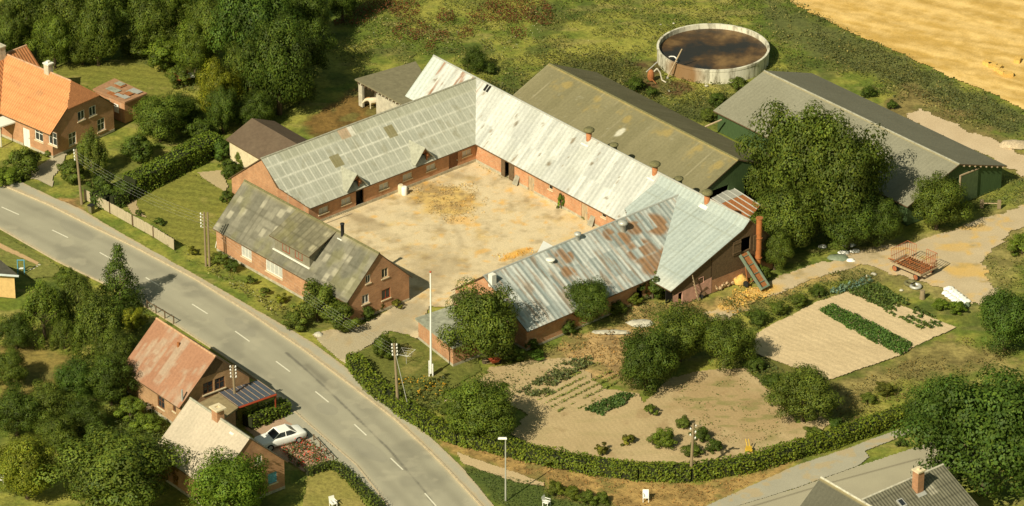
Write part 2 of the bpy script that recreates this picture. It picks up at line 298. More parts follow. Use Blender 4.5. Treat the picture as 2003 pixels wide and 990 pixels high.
for (x0, y0), (x1, y1) in zip(EL, EL[1:]):
    dx, dy = x1-x0, y1-y0; l = math.hypot(dx, dy); nx, ny = -dy/l*.06, dx/l*.06
    kb.hexa([(x0-nx, y0-ny), (x1-nx, y1-ny), (x1+nx, y1+ny), (x0+nx, y0+ny)], -.05, .08)
simple('kerbstone', (.46, .38, .26), .9, .25, 4); kb.build('kerb', M['kerbstone'], road)
dm = MB()
for a, b in [((-65, 372), (-33, 388)), ((3, 405), (37, 420)), ((102, 450), (133, 465)), ((195, 494), (220, 508)), ((285, 543), (312, 559)), ((376, 595), (406, 614)), ((460, 648), (488, 668)), ((540, 707), (567, 727)), ((617, 766), (643, 787)), ((693, 830), (717, 852)), ((764, 896), (788, 919)), ((831, 965), (853, 990))]:
    p = G(*a); q = G(*b); d = (q-p)/np.linalg.norm(q-p); n = np.array([-d[1], d[0], 0])*.065
    dm.poly([(*(p-n)[:2], .008), (*(q-n)[:2], .008), (*(q+n)[:2], .008), (*(p+n)[:2], .008)])
simple('roadpaint', (.7, .67, .55), .7, .15, 6); dm.build('centre_line', M['roadpaint'], road)
# left footway in front of the two brick houses
grid_patch('footway', PX((545, 778), (560, 786), (597, 823), (650, 872), (700, 912), (770, 990), (752, 1000), (700, 940), (640, 895), (600, 860), (575, 835), (545, 810), (520, 790)), .16, lambda x, y: mix((.34, .32, .25), (.42, .39, .3), fbm(x, y, 1.2, 4, 4)), .03, 'asphalt', .05)
def sidecol(x, y):
    c = mix((.34, .31, .225), (.41, .375, .27), fbm(x, y, 1.5, 4, 45)); d = segd(x, y, PX((1440, 1000), (1622, 945), (1800, 897)))
    return mix(c, (.12, .1, .07), np.exp(-(d/.09)**2)*.7)
grid_patch('side_road', PX((1330, 1060), (1440, 990), (1550, 957), (1675, 913), (1782, 878), (1900, 838), (2060, 785), (2060, 880), (1900, 905), (1822, 925), (1700, 1000), (1600, 1060)), .16, sidecol, .0, 'asphalt')
grid_patch('pavement', PX((1360, 1000), (1470, 950), (1560, 910), (1660, 877), (1700, 861), (1769, 837), (1800, 826), (1800, 838), (1740, 864), (1690, 882), (1700, 895), (1675, 913), (1550, 957), (1440, 991), (1390, 1015)), .1, lambda x, y: mix(mix((.34, .32, .25), (.42, .39, .3), fbm(x, y, 1.2, 4, 4)), (.45, .34, .18), sstep(.55, .7, fbm(x, y, 1, 3, 48))*.6), .03, 'asphalt', .03)
grid_patch('footpath', PX((895, 885), (925, 897), (975, 912), (1023, 930), (1064, 944), (1062, 952), (1010, 943), (960, 925), (905, 907)), .12, lambda x, y: V3((.5, .38, .22), x), .01, 'gravel', .1)
def courtcol(x, y):
    n = fbm(x, y, 2.5, 5, 50); c = mix((.60, .49, .315), (.68, .56, .365), n)
    cx, cy = G(868, 388)[:2]; m = ell(x, y, cx, cy, 5.0, 3.6, R(-40)); m = sstep(.0, .45, m+(fbm(x, y, 1.4, 4, 51)-.5)*.8)
    sc = mix((.62, .42, .13), (.34, .22, .08), sstep(.38, .66, fbm(x, y, 1.0, 4, 52))); c = c*(1-m[..., None]*.85)+sc*m[..., None]*.85
    for (u, v, rx, ry, a, k) in [(1010, 497, 2.4, .8, 41, .8), (945, 492, 1.2, .6, 30, .5), (900, 432, 1.8, 1.2, 0, .5), (925, 440, 1, .6, 0, .4)]:
        cx, cy = G(u, v)[:2]; m = sstep(.05, .5, ell(x, y, cx, cy, rx, ry, R(a))+(fbm(x, y, .8, 3, 53)-.5)*.7)*k; c = mix(c, (.74, .4, .07), m)
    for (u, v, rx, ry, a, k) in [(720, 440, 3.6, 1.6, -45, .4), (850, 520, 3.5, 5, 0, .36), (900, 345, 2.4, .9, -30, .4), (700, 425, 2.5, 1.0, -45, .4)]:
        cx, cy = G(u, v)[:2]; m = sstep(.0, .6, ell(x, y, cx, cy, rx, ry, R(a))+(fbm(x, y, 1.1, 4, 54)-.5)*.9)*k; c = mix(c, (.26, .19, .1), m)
    for off_ in (0, 1.6):
        tr_ = segd(x, y, [(a_+off_*.7, b_+off_*.4) for a_, b_ in PX((700, 660), (790, 610), (850, 560), (880, 480), (860, 440))]); c = mix(c, (.40, .32, .2), np.exp(-((tr_+(fbm(x, y, .7, 3, 57)-.5)*.3)/.25)**2)*.35)
    c = c*(1-.12*sstep(.5, .8, fbm(x, y, .7, 4, 58)))[..., None]
    m = soft(x, y, PX((655, 705), (600, 660), (680, 640), (800, 590), (850, 600), (800, 650), (700, 710)), .8, 7); c = mix(c, (.36, .31, .21), m*.75)
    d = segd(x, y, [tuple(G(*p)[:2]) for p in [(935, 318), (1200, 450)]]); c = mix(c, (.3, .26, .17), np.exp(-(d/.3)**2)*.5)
    return c
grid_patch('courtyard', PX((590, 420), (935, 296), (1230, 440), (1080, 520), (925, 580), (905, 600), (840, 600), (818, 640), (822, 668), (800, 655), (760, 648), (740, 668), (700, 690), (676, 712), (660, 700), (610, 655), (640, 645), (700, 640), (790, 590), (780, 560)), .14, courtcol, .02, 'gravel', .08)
def lawncol(a, b, s=1.2, band=0, ang=0):
    def f(x, y):
        c = mix(a, b, fbm(x, y, s, 4, 70)*.6+fbm(x, y, 6, 2, 71)*.4)
        if band: c = c*(1+.09*np.sin((x*math.cos(ang)+y*math.sin(ang))*2*math.pi/band))[..., None]
        return mix(c, (.33, .27, .09), sstep(.62, .8, fbm(x, y, 2.2, 4, 72))*.5)
    return f
LW = lawncol((.15, .165, .03), (.24, .225, .045), band=1.3, ang=R(75))
grid_patch('lawn', PX((368, 334), (450, 380), (480, 410), (470, 470), (430, 520), (400, 500), (339, 466), (285, 425), (269, 410), (262, 378)), .16, LW, .02, 'ground', .08)
grid_patch('lawn', PX((105, 134), (170, 116), (240, 118), (311, 138), (350, 160), (330, 190), (250, 200), (200, 190), (170, 170), (120, 160)), .16, LW, .02, 'ground', .1)
grid_patch('lawn', PX((690, 700), (740, 660), (775, 650), (822, 665), (892, 712), (930, 700), (945, 725), (880, 760), (820, 800), (730, 750)), .16, lawncol((.10, .125, .024), (.16, .16, .036)), .02, 'ground', .1)
grid_patch('lawn', PX((600, 925), (655, 912), (725, 1000), (690, 1060), (590, 1020)), .16, lawncol((.22, .21, .05), (.33, .27, .08)), .02, 'ground', .08)
grid_patch('lawn', PX((-40, 445), (0, 457), (110, 518), (125, 540), (60, 545), (0, 512), (-40, 495)), .16, lawncol((.13, .16, .035), (.24, .22, .06)), .02, 'ground', .05)
grid_patch('garden_path', PX((-30, 466), (0, 476), (76, 514), (73, 519), (0, 486), (-30, 474)), .1, lambda x, y: V3((.5, .34, .18), x), .04, 'gravel', .02)
grid_patch('garden_bed', PX((385, 338), (433, 333), (445, 365), (438, 376)), .14, lambda x, y: V3((.44, .35, .2), x), .04, 'gravel', .1)
grid_patch('garden_bed', PX((245, 400), (266, 388), (270, 410), (285, 425), (262, 420)), .14, lambda x, y: V3((.42, .32, .18), x), .04, 'gravel', .1)
grid_patch('driveway', PX((42, 345), (68, 330), (105, 305), (130, 300), (125, 320), (105, 345), (103, 366), (75, 352)), .14, lambda x, y: mix((.38, .34, .24), (.48, .41, .28), fbm(x, y, 1, 3, 3)), .02, 'gravel', .05)
grid_patch('driveway', PX((478, 838), (560, 800), (598, 842), (640, 884), (650, 903), (600, 925), (540, 890)), .14, lambda x, y: mix((.38, .26, .18), (.46, .32, .22), fbm(x, y, 1, 3, 3)), .02, 'gravel', .05)
def soilcol(x, y):
    c = mix((.40, .30, .16), (.51, .39, .22), fbm(x, y, 2, 5, 80)); c = c*(1-.05*np.sin((x*.9+y*.4)*2*math.pi/.45+fbm(x, y, 2, 2, 3)*6))[..., None]
    m = soft(x, y, PX((1330, 745), (1440, 725), (1540, 800), (1560, 850), (1450, 860), (1320, 800)), 1.2); c = mix(c, (.34, .23, .11), m*.55)
    c = mix(c, (.17, .19, .05), sstep(.52, .68, fbm(x*.6, y*1.6, 1.2, 4, 82))*(.15+.6*m)*.7); return mix(c, (.3, .2, .1), sstep(.62, .75, fbm(x, y, 1.4, 4, 83))*.4)
grid_patch('garden_soil', PX((935, 748), (960, 720), (1050, 702), (1120, 700), (1180, 760), (1250, 770), (1260, 790), (1310, 740), (1370, 725), (1460, 718), (1510, 770), (1560, 830), (1610, 815), (1625, 830), (1580, 858), (1470, 893), (1400, 908), (1250, 905), (1130, 890), (1030, 868), (1000, 850), (1030, 810)), .14, soilcol, .02, 'field', .15)
def plotcol(x, y):
    c = mix((.52, .40, .24), (.64, .50, .31), fbm(x, y, 2, 4, 90)); d = (x*math.cos(R(48))+y*math.sin(R(48)))
    return c*(1+.06*np.sin(d*2*math.pi/.62+fbm(x, y, 1.5, 3, 5)*7)*(.3+1.4*fbm(x, y, 1.2, 3, 6)))[..., None]
PLOT1 = PX((1640, 578), (1600, 590), (1478, 652), (1478, 692), (1622, 743), (1757, 697), (1790, 678), (1870, 641), (1742, 590), (1705, 560), (1670, 565))
grid_patch('vegetable_plot', PLOT1, .12, plotcol, .02, 'field', .06, relief=.05, rs=.6)
def trackcol(x, y):
    c = mix((.44, .35, .22), (.57, .46, .3), fbm(x, y, 1.6, 5, 95))
    for (u, v, rx, ry, a, k) in [(1872, 485, 1.8, 1.2, 0, .6), (1890, 530, 2.4, 1.8, 0, .75), (1920, 447, 1.4, .9, 0, .6), (1480, 570, 3, 1.8, 25, .9), (1440, 590, 3, 2, 25, .9), (1560, 580, 3, 1, 20, .5)]:
        cx, cy = G(u, v)[:2]; m = sstep(.0, .5, ell(x, y, cx, cy, rx, ry, R(a))+(fbm(x, y, .8, 3, 96)-.5)*.6)*k; c = mix(c, (.62, .4, .12), m)
    c = mix(c, (.27, .21, .09), sstep(.56, .7, fbm(x, y, 2.2, 4, 97))*.55); return c
grid_patch('dirt_track', PX((1380, 612), (1450, 570), (1560, 530), (1650, 500), (1720, 480), (1790, 475), (1850, 455), (1930, 425), (2003, 402), (2060, 385), (2060, 425), (2003, 440), (1960, 470), (1925, 505), (1930, 545), (1955, 570), (1920, 598), (1850, 565), (1745, 535), (1690, 518), (1600, 545), (1500, 580), (1400, 640)), .16, trackcol, .01, 'gravel', .3)
grid_patch('dirt_track', PX((1770, 222), (1800, 214), (1845, 234), (1895, 257), (1955, 275), (2003, 308), (2060, 340), (2060, 375), (2003, 346), (1964, 322), (1900, 292), (1800, 246)), .16, lambda x, y: mix((.5, .38, .24), (.62, .49, .33), fbm(x, y, 1.6, 5, 95)), .01, 'gravel', .3)
def stubcol(x, y):
    d = x*math.cos(R(60))+y*math.sin(R(60)); e = x*math.cos(R(-30))+y*math.sin(R(-30))
    n = fbm(d*1.6, e*.35, 1.4, 5, 100); c = mix((.52, .33, .09), (.74, .51, .20), sstep(.3, .7, n*.6+fbm(x, y, .9, 4, 101)*.4)); return c*(1+.06*np.sin(d*2*math.pi/3.2))[..., None]
grid_patch('stubble_field', PX((1520, -20), (1560, 12), (1668, 66), (1759, 103), (1850, 147), (1941, 184), (2003, 213), (2070, 245), (2300, 150), (2300, -120), (1500, -120)), .2, stubcol, .02, 'field', .2, relief=.1, rs=.7)
# ---------------------------------------------------------------- foliage
def quads(P, N, size, rs, asp=.75):
    n = len(P); N = N/np.linalg.norm(N, axis=1)[:, None]; r = rs.normal(size=(n, 3)); A = np.cross(N, r); A /= np.linalg.norm(A, axis=1)[:, None]+1e-9; B = np.cross(N, A)
    s = np.asarray(size).reshape(-1, 1)*np.ones((n, 1))*.5; A = A*s; B = B*s*asp
    v = np.stack([P-A, P-B*.9+N*s*.25, P+A, P+B*.9+N*s*.2], 1).reshape(-1, 3); f = np.arange(4*n).reshape(-1, 4); return v, f
LG = np.array([.112, .150, .022])
def leafcols(n, rs, clump=None, amp=.3, base=LG):
    k = 1+amp*rs.normal(size=n)*.6
    if clump is not None: k = k*clump
    c = base[None]*np.clip(k, .3, 2.2)[:, None]; y = np.clip(rs.normal(size=n)*.12, -.2, .35)[:, None]; c = c*(1+y*np.array([[1.2, .5, -.4]])); return np.repeat(np.clip(c, 0, 1), 4, 0)
def crown_mesh(name, seed, ncl, leaves, ls, kind='round'):
    rs = np.random.default_rng(seed); P = []; N = []; K = []; NS = []
    for i in range(ncl):
        if kind == 'cone':
            z = rs.random()**1.25; rad = (1-z)*.95+.04; t = rs.random()*6.283; q = .55+.45*rs.random(); c = np.array([math.cos(t)*rad*q, math.sin(t)*rad*q, z*2.2-1]); rc = .13+.14*(1-z)
        elif kind == 'droop':
            t = rs.random()*6.283; q = rs.random()**.5; c = np.array([math.cos(t)*q*.85, math.sin(t)*q*.85, (1-q*q)*.95-.1-rs.random()*.9*q]); rc = .15+.1*rs.random()
        else:
            d = rs.normal(size=3); d /= np.linalg.norm(d)
            if d[2] < -.75: d[2] *= -.6
            lob = .80+.26*math.sin(3*math.atan2(d[1], d[0])+seed)*abs(math.cos(d[2]*2))+.12*rs.normal(); q = np.clip(.5+.5*rs.random()**.6, 0, 1)*lob; c = d*q; rc = .14+.15*rs.random()
        n = max(6, int(leaves/ncl*(rc/.2)**2)); d = rs.normal(size=(n, 3)); d /= np.linalg.norm(d, axis=1)[:, None]
        if kind == 'droop': sc = np.array([.7, .7, 1.6])
        elif kind == 'cone': sc = np.array([1.25, 1.25, .6])
        else: sc = np.array([1.05, 1.05, .85])
        sh = np.where(rs.random((n, 1)) < .84, .8+.22*rs.random((n, 1)), .5+.75*rs.random((n, 1))); p = c+d*sc*rc*sh; keep = (np.linalg.norm(p, axis=1) > .28); p = p[keep]; dd = d[keep]
        out = p/(np.linalg.norm(p, axis=1)[:, None]+1e-6); P.append(p); NS.append(dd*1.0+out*.55+np.array([0, 0, .15])); N.append(dd*1.0+out*.4+rs.normal(size=p.shape)*.2+np.array([0, 0, .3])); K.append(np.full(len(p), np.clip(1+.28*rs.normal(), .5, 1.8)))
    P = np.concatenate(P); N = np.concatenate(N); K = np.concatenate(K)
    v, f = quads(P, N, ls*(.7+.6*rs.random(len(P))), rs); o = mesh_np(name, v, f, M['leaf'], col=leafcols(len(P), rs, K, .16)); me = o.data; bpy.data.objects.remove(o); ns = np.concatenate(NS)+rs.normal(size=P.shape)*.12; ns /= np.linalg.norm(ns, axis=1)[:, None]; me.polygons.foreach_set('use_smooth', np.ones(len(me.polygons), bool)); me.normals_split_custom_set_from_vertices(np.repeat(ns, 4, 0).tolist()); return me
CR = {'broad': [crown_mesh('crown', 100+i, 150, 24000, .050) for i in range(4)], 'bush': [crown_mesh('crown', 200+i, 60, 7000, .088) for i in range(5)],
      'cone': [crown_mesh('crown', 300, 130, 9000, .062, 'cone')], 'droop': [crown_mesh('crown', 400+i, 110, 14000, .052, 'droop') for i in range(2)], 'small': [crown_mesh('crown', 500+i, 22, 900, .2) for i in range(3)]}
def trunk_mesh(seed):
    rs = random.Random(seed); m = MB(); m.bar((0, 0, -.1), (0.03, .02, .5), .055, .042, 8)
    for i in range(6):
        a = i*1.05+rs.random(); z = .38+.1*rs.random(); q = (math.cos(a)*.22, math.sin(a)*.22, z+.2); m.bar((0.02, .01, z), q, .026, .018, 6); e = (math.cos(a+.3)*.45, math.sin(a+.3)*.45, z+.36+.1*rs.random()); m.bar(q, e, .018, .008, 5)
    m.bar((0.03, .02, .5), (0, 0.04, .85), .042, .012, 7); o = m.build('trunk', M['bark']); me = o.data; bpy.data.objects.remove(o); return me
TR = [trunk_mesh(i) for i in range(3)]; cnt = [0]
def tree(u, v, rpx, zc=None, kind='broad', tint=(1, 1, 1), label='', cat='tree', rz=None, name=None, group=None, low=.25, rot=None, base=None):
    """u,v: pixel of the crown's middle; rpx: crown radius in photo pixels."""
    k = cnt[0]; cnt[0] += 1; r = rpx/21.3*(.97 if zc == 9.9 else .9); rzv = r*(rz or .95)
    zc = zc if zc is not None else rzv*(1-low)+.15*r+(.35 if kind == 'broad' else 0)*r*1.3
    zc = min(zc, rzv*(.9 if kind in ('broad', 'droop', 'cone') else .8)+(.25 if r > 2 else 0))
    p = G(u, v, zc)
    nm = name or ('conifer' if kind == 'cone' else 'broadleaf_tree' if kind in ('broad', 'droop') else 'shrub')
    t = thing(nm, label, cat, (p[0], p[1], 0), 0, group)
    crs = CR[kind]; c = bpy.data.objects.new('crown', crs[k % len(crs)]); C.objects.link(c); c.parent = t; c.location = (0, 0, zc); c.scale = (r, r, rzv); c.rotation_euler = (0, 0, rot if rot is not None else k*2.4); c.color = (*tint, 1)
    s = bpy.data.objects.new('trunk' if nm != 'shrub' else 'stem', TR[k % 3]); C.objects.link(s); s.parent = t; hs = zc+rzv*.5; s.scale = (min(hs, r*1.4), min(hs, r*1.4), hs*.92); s.rotation_euler = (0, 0, k*1.7)
    return t
DG = (.70, .78, .66); NG = (.98, .98, .85); LTG = (1.25, 1.28, .95); YG = (1.9, 1.5, .75); BG = (.7, .88, .8); GY = (1.15, 1.1, 1.05); RB = (1.9, .8, .6)
TREES = [
 # big trees by the right barns
 (1560, 315, 108, 9.5, 'broad', NG, 'tall dark oak over the barns, its left and highest crown', 'tree', 1.35), (1648, 350, 108, 8., 'broad', NG, 'large dark tree crowding the right side of the oak in front of the long barn', 'tree', 1.3),
 (1545, 425, 80, 4.2, 'broad', NG, 'lower leafy tree beneath the oak, right of the orange pipe', 'tree', 1.0), (1660, 430, 75, 4., 'broad', DG, 'dark low tree under the oak, left of the rubble heap', 'tree', .9), (1500, 345, 60, 5.5, 'broad', NG, 'leafy tree on the left flank of the oak by the brown barn gable', 'tree', 1.1),
 (1722, 436, 50, 9., 'broad', DG, 'low tree between the oak and the tree by the green barn door', 'tree', 1.1), (1834, 394, 64, 3.2, 'broad', NG, 'round tree by the open green barn door', 'tree', 1.05), (1968, 625, 72, 3.2, 'broad', BG, 'blue-green tree at the right edge above the huge tree', 'tree', .95),  # low tree beside the oak: its dark tint paints in shade
 (1930, 852, 144, 6.5, 'broad', BG, 'huge dark blue-green tree overhanging the grey tiled house at lower right', 'tree', .95), (1848, 810, 82, 4.5, 'broad', BG, 'smaller dark tree on the upper left flank of the huge lower right tree', 'tree', .9),
 # in front of the rusty wing
 (948, 634, 80, 4.1, 'broad', NG, 'loose leafy tree beside the flat-roofed brick shed', 'tree', 1.15), (1148, 588, 58, 2.7, 'broad', DG, 'dark round tree against the rusty wing, right of the brick box', 'tree', .9), (1277, 560, 36, 1.7, 'bush', DG, 'small dark tree at the eave below the ladder', 'tree', .95),
 (1265, 705, 66, 2.8, 'broad', DG, 'dark spreading tree, leftmost of the garden trio', 'tree', 1.05), (1330, 652, 68, 2.8, 'broad', NG, 'round apple tree, middle of the garden trio', 'tree', .95), (1418, 668, 62, 2.6, 'broad', NG, 'apple tree beside the sandy plot, rightmost of the garden trio', 'tree', .95),
 (1573, 772, 70, 2.6, 'broad', GY, 'grey-green apple tree below the sandy plot', 'tree', .85), (944, 800, 78, 2.6, 'broad', (1.15, 1.2, .95), 'wide round tree on the corner hedge above the lamp post', 'tree', .8),
 (1494, 535, 22, 9, 'bush', NG, 'bush hiding the foot of the orange pipe', 'shrub', 1.0), (1516, 488, 40, 9, 'broad', NG, 'narrow leafy tree just right of the orange pipe', 'tree', 1.3), (1482, 622, 24, 9, 'bush', DG, 'dark shrub in the band above the sandy plot, leftmost', 'shrub', .8), (1522, 604, 22, 9, 'bush', NG, 'shrub in the band above the sandy plot, second from left', 'shrub', .8), (1562, 588, 21, 9, 'bush', NG, 'shrub in the band above the sandy plot, third from left', 'shrub', .8), (1602, 570, 19, 9, 'bush', DG, 'shrub in the band above the sandy plot, next to the cabbages', 'shrub', .8), (1110, 640, 22, 9, 'bush', DG, 'shrub between brick box and the dark round tree', 'shrub', .8), (1205, 602, 22, 9, 'bush', NG, 'shrub at the rusty wing right of the dark round tree', 'shrub', .8), (1238, 585, 20, 9, 'bush', (1.3, 1.2, .8), 'yellowish shrub left of the small eave tree', 'shrub', .8), (1000, 690, 26, 9, 'bush', DG, 'dark bush in the shade right of the shed tree', 'shrub', .8), (1040, 672, 20, 9, 'bush', DG, 'dark bush at the left end wall of the rusty wing', 'shrub', .8),
 (752, 678, 28, 1.2, 'bush', NG, 'small loose bush where the farm drive meets the road', 'shrub', 1.2), (620, 590, 50, 2.2, 'bush', GY, 'leafy bush hiding the right front of the farmhouse', 'shrub', .95), (665, 620, 45, 1.8, 'bush', NG, 'dark bush between farmhouse gable and drive', 'shrub', .8), (575, 625, 28, 1.2, 'bush', GY, 'low bush at the road edge below the farmhouse', 'shrub', .9),
 # left bank of the road
 (233, 545, 55, 3.9, 'cone', (.85, .95, .9), 'pointed pine tree throwing its shadow on the road', 'tree', 1.2),
 (150, 585, 52, 3.5, 'droop', GY, 'drooping birch beside the pine', 'tree', 1.1), (85, 610, 58, 3.6, 'droop', LTG, 'pale willow-like tree behind the tan house', 'tree', 1.1), (195, 640, 62, 4.2, 'droop', NG, 'tall hanging dark green tree below the pine', 'tree', 1.3), (30, 650, 40, 2.5, 'broad', DG, 'dark bush tree at the left edge below the tan house', 'tree', 1.), (125, 545, 30, 1.4, 'bush', NG, 'bush at the left end of the roadside garden', 'shrub', .9), (125, 655, 34, 2., 'droop', NG, 'small weeping tree on the edge of the sunny clearing', 'tree', 1.), (258, 625, 30, 1.4, 'bush', YG, 'yellow-flowering bush behind the red-roofed house', 'shrub', .9),
 (215, 742, 52, 3.0, 'broad', DG, 'dark tree beside the white plastic chair', 'tree', 1.1), (150, 745, 50, 3.4, 'broad', BG, 'blue-green tree in the thicket left of the red-roofed house', 'tree', 1.), (90, 790, 50, 3., 'broad', GY, 'greyish loose tree at the foot of the sunny clearing', 'tree', 1.), (30, 805, 55, 3., 'broad', DG, 'dark green tree at the left edge below the clearing', 'tree', .95), (165, 815, 42, 2.4, 'broad', DG, 'deep green tree in the hollow of the thicket', 'tree', 1.), (255, 800, 36, 1.7, 'bush', LTG, 'light green bush below the plastic chair', 'shrub', .8), (195, 850, 36, 1.8, 'bush', DG, 'dark bush above the big domed tree', 'shrub', .9),
 (228, 930, 118, 4.2, 'broad', (1.1, 1.1, 1.0), 'broad domed olive-green tree at the bottom left', 'tree', .75), (50, 915, 62, 3.6, 'broad', (1.7, 1.45, .9), 'yellow-green tree in the bottom left corner', 'tree', 1.1), (448, 955, 80, 3.2, 'broad', (1.15, 1.32, .85), 'bright green round tree in front of the pale roofed house', 'tree', .95), (340, 915, 40, 2., 'bush', RB, 'reddish-leaved bush under the pale roof', 'shrub', 1.0), (290, 830, 34, 1.5, 'bush', LTG, 'green bush under the left corner of the pale roof', 'shrub', .7),
 # woodland top left
 (40, 35, 62, 9.9, 'broad', NG, 'woodland tree in the top left corner', 'tree', 1.5), (125, 30, 60, 9.9, 'broad', GY, 'grey-green woodland tree above the tiled house', 'tree', 1.5), (20, 75, 45, 9.9, 'broad', NG, 'woodland tree just behind the chimney of the tiled house', 'tree', 1.5), (105, 80, 45, 9.9, 'broad', LTG, 'sunlit tree at the top edge of the small lawn', 'tree', 1.5), (190, 60, 58, 9.9, 'broad', NG, 'woodland tree behind the small lawn', 'tree', 1.5), (215, 5, 55, 9.9, 'broad', DG, 'dark woodland tree at the top edge left of the hollow', 'tree', 1.5), (265, 90, 42, 2.4, 'bush', NG, 'rounded thicket bush on the far edge of the small lawn', 'shrub', .8), (320, 105, 48, 2.2, 'bush', LTG, 'light thicket bush right of the small lawn', 'shrub', .8), (345, 20, 60, 9.9, 'broad', LTG, 'light green woodland tree at the top edge', 'tree', 1.5), (350, 150, 36, 1.4, 'bush', NG, 'low bush beside the fallen red tiles', 'shrub', .8),
 (410, 60, 62, 9.9, 'broad', NG, 'woodland tree left of the great dark tree', 'tree', 1.5), (500, 50, 88, 9.9, 'broad', BG, 'great dark crown at the top of the woodland edge', 'tree', 1.5), (545, 130, 78, 9.9, 'broad', DG, 'great dark tree over the paddock, behind the brown hut', 'tree', 1.5), (480, 145, 55, 9.9, 'broad', NG, 'dark woodland tree between the yellowish tree and the great dark one', 'tree', 1.5), (605, 25, 50, 9.9, 'broad', DG, 'dark woodland tree at the top edge by the meadow', 'tree', 1.5), (670, -10, 45, 9.9, 'broad', DG, 'dark tree cut by the top edge beside the meadow', 'tree', 1.5), (425, 180, 48, 9.9, 'broad', YG, 'yellow-green tree in front of the woodland', 'tree', 1.5), (395, 255, 38, 2.2, 'bush', DG, 'dark bush left of the brown hut', 'shrub', .8), (435, 215, 40, 9.9, 'broad', DG, 'dark tree above the brown hut', 'tree', 1.5),
 (-15, 110, 45, 9.9, 'broad', NG, 'woodland tree cut by the left edge behind the tiled house', 'tree', 1.3), (75, -5, 60, 9.9, 'broad', DG, 'dark tree in the top left corner, second along the edge', 'tree', 1.4), (160, 95, 40, 9.9, 'broad', GY, 'grey-green tree on the near left of the small lawn', 'tree', 1.1), (290, 45, 55, 9.9, 'broad', NG, 'woodland tree between the dark hollow and the light green tree', 'tree', 1.4), (240, -15, 60, 9.9, 'broad', NG, 'woodland crown cut by the top edge above the small lawn', 'tree', 1.3), (380, 95, 50, 9.9, 'broad', LTG, 'light green tree right of the thicket bushes', 'tree', 1.3), (440, -5, 60, 9.9, 'broad', NG, 'woodland crown cut by the top edge left of the great tree', 'tree', 1.3), (560, -10, 60, 9.9, 'broad', BG, 'blue-green crown cut by the top edge right of the great tree', 'tree', 1.3), (600, 95, 52, 9.9, 'broad', DG, 'dark tree at the meadow corner of the woodland', 'tree', 1.5), (500, 215, 42, 9.9, 'broad', DG, 'low dark tree hanging over the back of the brown hut', 'tree', 1.0), (355, 215, 40, 9.9, 'broad', DG, 'dark tree between the wide tree and the yellow-green one', 'tree', 1.0), (585, 175, 36, 9.9, 'broad', DG, 'dark low crown at the edge of the brown paddock', 'tree', 1.0),
 (15, 720, 40, 9.9, 'broad', NG, 'tree shading the left end of the sunny clearing', 'tree', 1.), (230, 690, 44, 9.9, 'broad', NG, 'tree against the left eave of the rust-red roof', 'tree', 1.1), (110, 850, 42, 9.9, 'broad', NG, 'tree between the yellow-green and the domed tree', 'tree', 1.), (290, 760, 20, 9.9, 'bush', DG, 'dark bush against the wall of the yellowish brick house', 'shrub', .9),
 (312, 230, 64, 3.0, 'broad', (1.05, 1.1, .9), 'wide round tree right of the rusty-roofed garage', 'tree', .9), (270, 290, 40, 1.8, 'bush', DG, 'dark bush between the wide tree and the tall hedge', 'shrub', .9),
 (180, 300, 42, 3.8, 'droop', GY, 'slender birch behind the roadside utility pole', 'tree', 1.4), (140, 335, 36, 1.8, 'bush', NG, 'bush at the mouth of the left driveway', 'shrub', .9), (200, 360, 34, 1.9, 'bush', DG, 'dark bush behind the start of the plank fence', 'shrub', .9), (235, 375, 30, 1.4, 'bush', DG, 'dark bush between plank fence and hedge', 'shrub', .8), (48, 318, 42, 1.9, 'bush', NG, 'round dark bush in front of the tiled house', 'shrub', .9), (10, 345, 35, 1.0, 'bush', LTG, 'low light green shrub at the left edge of the road', 'shrub', .6), (97, 300, 13, .6, 'small', GY, 'small bush under the white windows of the tiled house', 'shrub', .8),
 (435, 290, 30, 1.6, 'bush', BG, 'bush at the corner of the tall hedge', 'shrub', .9), (475, 305, 26, 1.2, 'bush', GY, 'bush with pale blossoms in front of the brown hut', 'shrub', .9), (450, 330, 26, 1.4, 'bush', DG, 'dark bush by the brick gable of the grey-roofed wing', 'shrub', .9), (520, 290, 20, 1., 'bush', NG, 'small bush between brown hut and grey roof', 'shrub', .9), (443, 385, 18, .8, 'bush', DG, 'small bush at the back corner of the farmhouse', 'shrub', .9),
 (312, 432, 14, .6, 'small', DG, 'small dark bush at the lawn edge behind the plank fence', 'shrub', .8), (270, 415, 10, .4, 'small', NG, 'tuft of bush behind the middle of the plank fence', 'shrub', .8), (375, 490, 14, .5, 'small', (1.6, 1.2, .7), 'yellowish flowering bush at the right end of the plank fence', 'shrub', .8), (430, 505, 20, .8, 'bush', GY, 'bush by the wooden double pole', 'shrub', .8), (455, 520, 18, .7, 'bush', DG, 'dark bush at the left corner of the farmhouse front', 'shrub', .9), (489, 548, 15, .5, 'small', NG, 'small bush under the farmhouse windows', 'shrub', .7), (515, 570, 16, .5, 'small', GY, 'grey-green bush by the road below the farmhouse', 'shrub', .7), (548, 585, 16, .5, 'small', YG, 'yellow-flowering bush by the road below the farmhouse', 'shrub', .7),
 (740, 600, 15, .7, 'small', (1.1, .9, .7), 'climbing rose bush at the farmhouse gable', 'shrub', .9), (775, 595, 16, .6, 'small', (1.2, .9, .8), 'pinkish flowering bush at the gable corner', 'shrub', .8), (718, 612, 20, .9, 'bush', DG, 'dark shrub left of the rose at the farmhouse gable', 'shrub', .9),
 # meadow and yard
